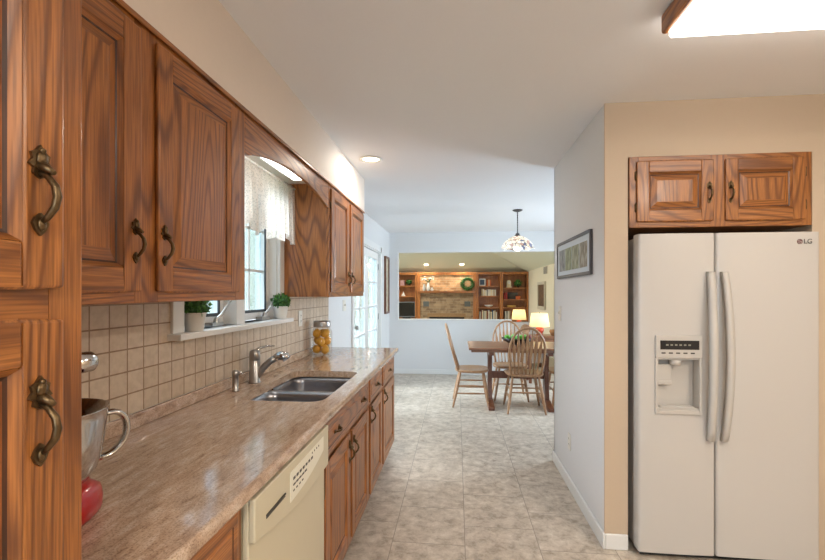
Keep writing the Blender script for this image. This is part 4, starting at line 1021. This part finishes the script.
# ------------------------------------------------------------------ fireplace wall and bookcases
BY = 12.68
def P(px, py, Y=BY): return pt(px, py, Y)
zt = P(440, 272.3)[1]
def bookcase(name, label, px0, px1, ys, side):
    x0, x1 = P(px0, 300)[0], P(px1, 300)[0]
    if side == 'r': x1 = 2.047
    t = thing(name, label, 'bookcase', ((x0 + x1) / 2, BY, 0)); cx = (x0 + x1) / 2; h = (x1 - x0) / 2 - .002
    b = MB(); b.box(-h, -h + .04, 0, .30, 0, zt); b.box(h - .04, h, 0, .30, 0, zt); b.box(-h + .04, h - .04, 0, .30, zt - .07, zt); b.box(-h + .04, h - .04, .285, .30, 0, zt - .07); b.box(-h + .04, h - .04, .0, .285, 0, .08)
    b.build('bookcase_frame', far_oak, t, bev=.003)
    zs = []
    for y in ys:
        z = P((px0 + px1) / 2, y)[1]; zs.append(z); MB().box(-h + .04, h - .04, .01, .285, z - .025, z).build('shelf', far_oak, t)
    return cx, h, zs
bl = bookcase('bookcase', 'oak bookcase left of the fireplace holding the television', 389, 416.5, (285.6, 296.2, 318.6), 'l')
b1 = bookcase('bookcase', 'oak bookcase bay just right of the fireplace', 477, 501.5, (285.8, 295.8, 307.5, 319.8), 'm')
b2 = bookcase('bookcase', 'oak bookcase bay beside the family room side wall', 501.6, 525.5, (287.6, 299.4, 307.6, 319.8), 'r')
# chimney breast
fx0, fx1 = P(416.7, 300)[0], P(476.8, 300)[0]
fp = thing('fireplace', 'brick fireplace with oak mantel in the family room', 'fireplace', ((fx0 + fx1) / 2, BY + .02, 0)); cx = (fx0 + fx1) / 2; hw = (fx1 - fx0) / 2 - .003
mz = P(446, 293)[1]
MB().box(-hw, hw, .04, .27, mz, zt - .08).build('chimney_breast', brick_m, fp)
ow, oz = .52, P(446, 317)[1]
b = MB(); b.box(-hw, -ow, .03, .27, 0, mz); b.box(ow, hw, .03, .27, 0, mz); b.box(-ow, ow, .03, .27, oz, mz); b.box(-ow, ow, .255, .27, 0, oz); b.build('surround', brick_low, fp)
MB().box(-ow - .04, ow + .04, -.005, .03, oz, oz + .11).build('lintel', plain('lintel_stone', srgb(160, 128, 92), .8, noise=.2), fp, bev=.004)
MB().box(-ow, ow, .245, .2545, 0, oz).build('firebox', dark, fp)
MB().box(-hw + .05, hw - .05, -.16, .04, mz, mz + .06).build('mantel', oak_h, fp, bev=.006)
MB().box(-hw, hw, 0, .04, zt - .08, zt).build('top_board', far_oak, fp)
for sx in (-1, 1): MB().box(sx * (hw - .05) - .05, sx * (hw - .05) + .05, -.005, .03, 0, zt - .08).build('side_board', far_oak, fp)
for px in (426, 467.5):
    xx = P(px, 303)[0] - cx; zz = P(px, 304)[1]; MB().box(xx - .085, xx + .085, .018, .03, zz - .075, zz + .075).build('air_grille', plain('grille_grey', srgb(96, 100, 98), .5), fp, bev=.003)
MB().box(-hw + .02, hw - .02, -.45, -.022, 0, .12).build('hearth', brick_low, fp)
mt = mz + .061; MY = BY - .05
# mantel things
b = MB()
def vase(x, y, z, h, r, lab):
    o = MB().lathe([(r * .6, 0), (r * .75, .01), (r, h * .35), (r * .75, h * .7), (r * .42, h * .88), (r * .55, h), (r * .45, h), (r * .32, h * .88), (r * .1, h * .5)], (0, 0, 0), 20, caps=True).build('vase', pot_w); o.location = (x, y, z)
    return tag(o, lab, 'vase', 'white vases on the mantel')
vx = [P(p, 290, MY)[0] for p in (424.2, 428.3, 432)]
vase(vx[0], MY, mt, .20, .05, 'left white vase on the mantel with no flowers'); vase(vx[1], MY - .02, mt, .24, .052, 'tallest white vase on the mantel holding pale flowers'); vase(vx[2], MY, mt, .10, .05, 'smallest white vase at right of the mantel group')
t = thing('flower_bouquet', 'pale flowers and greenery standing in the tallest mantel vase', 'flowers', (vx[1], MY - .02, mt + .17))
b = MB(); rd = random.Random(4); heads = MB()
for i in range(22):
    a = rd.uniform(0, 2 * PI); l = rd.uniform(.08, .20); hz = rd.uniform(.14, .26)
    b.tube([(0, 0, 0), (l * .3 * math.cos(a), l * .15 * math.sin(a), hz * .6), (l * math.cos(a), l * .4 * math.sin(a), hz)], .003, 5)
    heads.ball((l * math.cos(a), l * .4 * math.sin(a), hz), .022, 7)
b.build('stems', leaf, t); heads.build('blossoms', plain('blossom', srgb(214, 208, 196), .8, noise=.3), t)
# wreath
wx, wz = P(467.5, 287, MY)
b = MB(); rd = random.Random(9)
b.tube([(.15 * math.cos(2 * PI * i / 32), 0, .15 * math.sin(2 * PI * i / 32)) for i in range(33)], .035, 10)
for i in range(700):
    a = rd.uniform(0, 2 * PI); c = rd.uniform(0, 2 * PI); r = .15 + .048 * math.cos(c); p = Vector((r * math.cos(a), .048 * math.sin(c), r * math.sin(a)))
    u = Vector((rd.uniform(-1, 1), rd.uniform(-1, 1), rd.uniform(-1, 1))).normalized(); v = u.cross(Vector((rd.uniform(-1, 1), rd.uniform(-1, 1), .3))).normalized()
    b.add([p, p + u * .02 + v * .008, p + u * .035, p + u * .02 - v * .008], [(0, 1, 2, 3)], i % 2)
o = b.build('wreath', [leaf, leaf_l]); o.location = (wx, MY + .0, mt + .205); tag(o, 'round green leaf wreath leaning above the right end of the mantel', 'wreath')
# television
xa, za = P(400, 301, 12.75); xb, zb_ = P(413.5, 317.4, 12.75)
t = thing('television', 'small dark television in the left oak bookcase', 'television', ((xa + xb) / 2, 12.75, bl[2][2] + .001)); hw2 = .27
MB().box(-hw2, hw2, 0, .05, .035, .50).build('television_case', plain('tv_silver', srgb(116, 118, 120), .4), t, bev=.006)
MB().box(-hw2 + .035, hw2 - .035, -.003, -.0005, .07, .47).build('screen', plain('screen_black', srgb(14, 16, 20), .12), t)
MB().box(-.12, .12, -.03, .12, 0, .034).build('stand', dark, t)

# books
def book(x, z, w_, h_, d, col, lab, group, y=BY + .06, i=0):
    t = thing('book', lab, 'book', (x, y, z), 0, group)
    b = MB(); b.box(-w_ / 2, w_ / 2, 0, .003, 0, h_); b.box(-w_ / 2, -w_ / 2 + .003, .003, d, 0, h_); b.box(w_ / 2 - .003, w_ / 2, .003, d, 0, h_); b.build('cover', col, t)
    MB().box(-w_ / 2 + .0032, w_ / 2 - .0032, .0032, d - .004, .003, h_ - .004).build('pages', paper, t)
paper = plain('paper', srgb(226, 218, 200), .9)
bcols = {n: plain('book_' + n, srgb(*c), .6) for n, c in dict(white=(214, 208, 196), tan=(180, 158, 124), grey=(140, 138, 132), maroon=(112, 40, 36), blue=(70, 88, 116), green=(70, 92, 66), orange=(196, 96, 48), red=(176, 44, 34), cream=(222, 206, 170), pink=(186, 142, 138)).items()}
def row(px0, px1, zs, names, group, where, hmin, hmax, seed):
    rd = random.Random(seed); x = P(px0, 300, BY + .06)[0]; xe = P(px1, 300, BY + .06)[0]; n = len(names); wd = (xe - x) / n
    for i, nm in enumerate(names):
        book(x + wd * (i + .5), zs + .001, wd - .003, rd.uniform(hmin, hmax), .17, bcols[nm], f'{nm} upright book {where}', group)
row(479.5, 497, b1[2][3], ['white', 'maroon', 'cream', 'grey', 'white', 'tan', 'maroon', 'white', 'grey', 'cream', 'blue', 'white', 'tan', 'white'], 'books on the bottom visible shelf right of the fireplace', 'in the lowest visible row right of the fireplace', .22, .29, 1)
row(481.5, 496, b1[2][1], ['tan', 'white', 'cream', 'white', 'grey', 'white', 'white', 'cream', 'white', 'tan', 'white'], 'books on the second shelf right of the fireplace', 'in the second shelf row right of the fireplace', .16, .19, 2)
row(487, 491, b1[2][0], ['orange', 'tan', 'orange'], 'books on the top shelf right of the fireplace', 'on the top shelf right of the fireplace', .15, .20, 3)
row(504, 507.4, b2[2][1], ['red', 'maroon', 'red'], 'red books on the end bookcase', 'at left of the end bookcase second shelf', .18, .23, 4)
row(505, 510.5, b2[2][3], ['white', 'grey', 'white', 'tan'], 'books low on the end bookcase', 'low on the end bookcase', .20, .26, 5)
row(400.3, 404.4, bl[2][0], ['pink', 'pink'], 'pink books on the left bookcase', 'on the top shelf of the left bookcase', .15, .16, 6)
def stand(px, Y, z): return (P(px, 300, Y)[0], Y, z + .001)
# photo frame
t = thing('photo_frame', 'blue and white photo frame on top shelf beside orange books', 'photo frame', stand(482.3, BY + .10, b1[2][0]))
MB().box(-.09, .09, 0, .015, 0, .21).build('frame_border', pot_w, t, bev=.002); MB().box(-.065, .065, -.001, -.0002, .03, .18).build('photo', bcols['blue'], t)
o = MB().lathe([(.04, 0), (.05, .005), (.11, .04), (.13, .07), (.125, .07), (.10, .045), (.02, .015)], (0, 0, 0), 24, caps=True).build('serving_bowl', pot_w); o.location = stand(488.7, BY + .13, b1[2][2]); tag(o, 'white bowl on the third shelf right of the fireplace', 'bowl')
t = thing('mantel_clock', 'pale arched mantel clock on the end bookcase top shelf', 'clock', stand(509, BY + .08, b2[2][0]))
b = MB(); b.prism([(-.075, 0), (-.075, .03), (-.06, .04), (-.06, .16)] + [(-.06 * math.cos(R(a)), .16 + .06 * math.sin(R(a))) for a in range(15, 180, 15)] + [(.06, .16), (.06, .04), (.075, .03), (.075, 0)], 'y', 0, .08); b.build('clock_case', bcols['cream'], t)
b = MB(); b.M = Matrix.Translation((0, 0, .145)) @ Matrix.Rotation(R(90), 4, 'X'); b.cyl((0, 0, 0), .042, .003, 24); b.build('clock_face', pot_w, t)
b = MB(); b.box(-.002, .002, -.005, -.0035, .143, .175); b.box(0, .022, -.005, -.0035, .143, .147); b.build('clock_hands', dark, t)
def shelf_plant(px, z, r, lab, k=1):
    t = thing('potted_plant', lab, 'plant', stand(px, BY + .12, z))
    MB().lathe([(.03, 0), (.04, .05), (.036, .05), (.02, .03)], (0, 0, 0), 16, caps=True).build('flower_pot', soil, t)
    leaf_ball((0, 0, .05 + r * .8), r, 200, .035, .8, 11 + k).build('foliage', [leaf, leaf_l], t)
shelf_plant(518.3, b2[2][0], .105, 'green leafy plant beside the mantel clock')
shelf_plant(409, bl[2][0], .075, 'small leafy plant on top shelf of the left bookcase', 2)
t = thing('photo_frame', 'wide dark photo frame on second shelf of the end bookcase', 'photo frame', stand(512.5, BY + .16, b2[2][1]))
MB().box(-.15, .15, 0, .015, 0, .20).build('frame_border', frame_dark, t, bev=.002); MB().box(-.12, .12, -.001, -.0002, .03, .17).build('photo', ink, t)
t = thing('storage_box', 'orange box in front of the dark frame on the end bookcase', 'box', stand(518, BY + .07, b2[2][1]))
MB().box(-.06, .06, -.04, .05, 0, .075).build('box_body', bcols['orange'], t, bev=.003); MB().box(-.063, .063, -.043, .053, .0755, .095).build('box_lid', bcols['orange'], t, bev=.003)
o = MB().lathe([(.10, 0), (.12, .005), (.135, .06), (.13, .06), (.115, .01)], (0, 0, 0), 24, caps=True, sy=.6).build('woven_tray', plain('straw', srgb(206, 160, 80), .8, noise=.2, nscale=80)); o.location = stand(511.5, BY + .12, b2[2][2]); tag(o, 'oval straw basket on the third shelf of the end bookcase', 'basket')
t = thing('figurine', 'white triangular figurine on second shelf of the left bookcase', 'figurine', stand(403.4, BY + .10, bl[2][1]))
MB().lathe([(.06, 0), (.062, .01), (.045, .05), (.022, .09), (.012, .105)], (0, 0, 0), 16, caps=True).build('figurine_body', pot_w, t); MB().ball((0, 0, .118), .018, 10).build('figurine_head', pot_w, t)

# ------------------------------------------------------------------ outdoors
b = MB(); b.box(-14, -1.33, -8, 20, -.35, -.25); struct('ground_lawn', b, plain('lawn', srgb(120, 150, 96), .95, noise=.3, nscale=6))
b = MB(); b.box(-4.2, -1.33, 3.8, 7.8, -.25, -.03)
struct('ground_patio', b, plain('patio_concrete', srgb(206, 208, 208), .9, noise=.05))
rl = thing('deck_railing', 'white railing with thin balusters outside the french door', 'railing', (-4.1, 3.9, -.03))
MB().box(-.04, .04, 0, 3.8, .92, .97).build('top_rail', trimw, rl); MB().box(-.02, .02, 0, 3.8, .08, .12).build('bottom_rail', trimw, rl)
for k in range(26): MB().box(-.015, .015, .07 + k * .145, .10 + k * .145, .1205, .9195).build('baluster', trimw, rl)
for k in range(3): MB().box(-.05, .05, k * 1.88 - .03, k * 1.88 + .07, 0, 1.02).build('post', trimw, rl)
def tree(x, y, h, r, lab, seed):
    t = thing('leafy_tree', lab, 'tree', (x, y, -.25), 0, 'trees outside the kitchen window'); rd = random.Random(seed)
    b = MB(); b.tube([(0, 0, 0), (.05, .02, h * .3), (0, .05, h * .55), (.03, 0, h * .8)], [.14, .11, .08, .04], 10); b.build('trunk', bark, t)
    f = MB()
    for i in range(1500):
        u = Vector((rd.gauss(0, 1), rd.gauss(0, 1), rd.gauss(0, 1))).normalized() * r * rd.random() ** .4
        p = Vector((u.x, u.y, h * .62 + u.z * 1.35)); q_ = .13 * rd.uniform(.6, 1.3)
        a = Vector((rd.uniform(-1, 1), rd.uniform(-1, 1), rd.uniform(-1, 1))).normalized(); c = a.cross(Vector((.3, .5, 1))).normalized()
        f.add([p, p + a * q_ + c * q_ * .4, p + a * q_ * 1.6, p + a * q_ - c * q_ * .4], [(0, 1, 2, 3)])
    f.build('foliage', tree_leaf, t)
tree(-5.2, 9.6, 4.2, 1.1, 'leafy green tree seen through the kitchen window', 1)
tree(-8.2, 9.6, 5.0, 1.2, 'leafy green tree seen through the kitchen window', 2)
tree(-7.4, 13.0, 5.0, 1.5, 'leafy green tree seen through the kitchen window', 3)
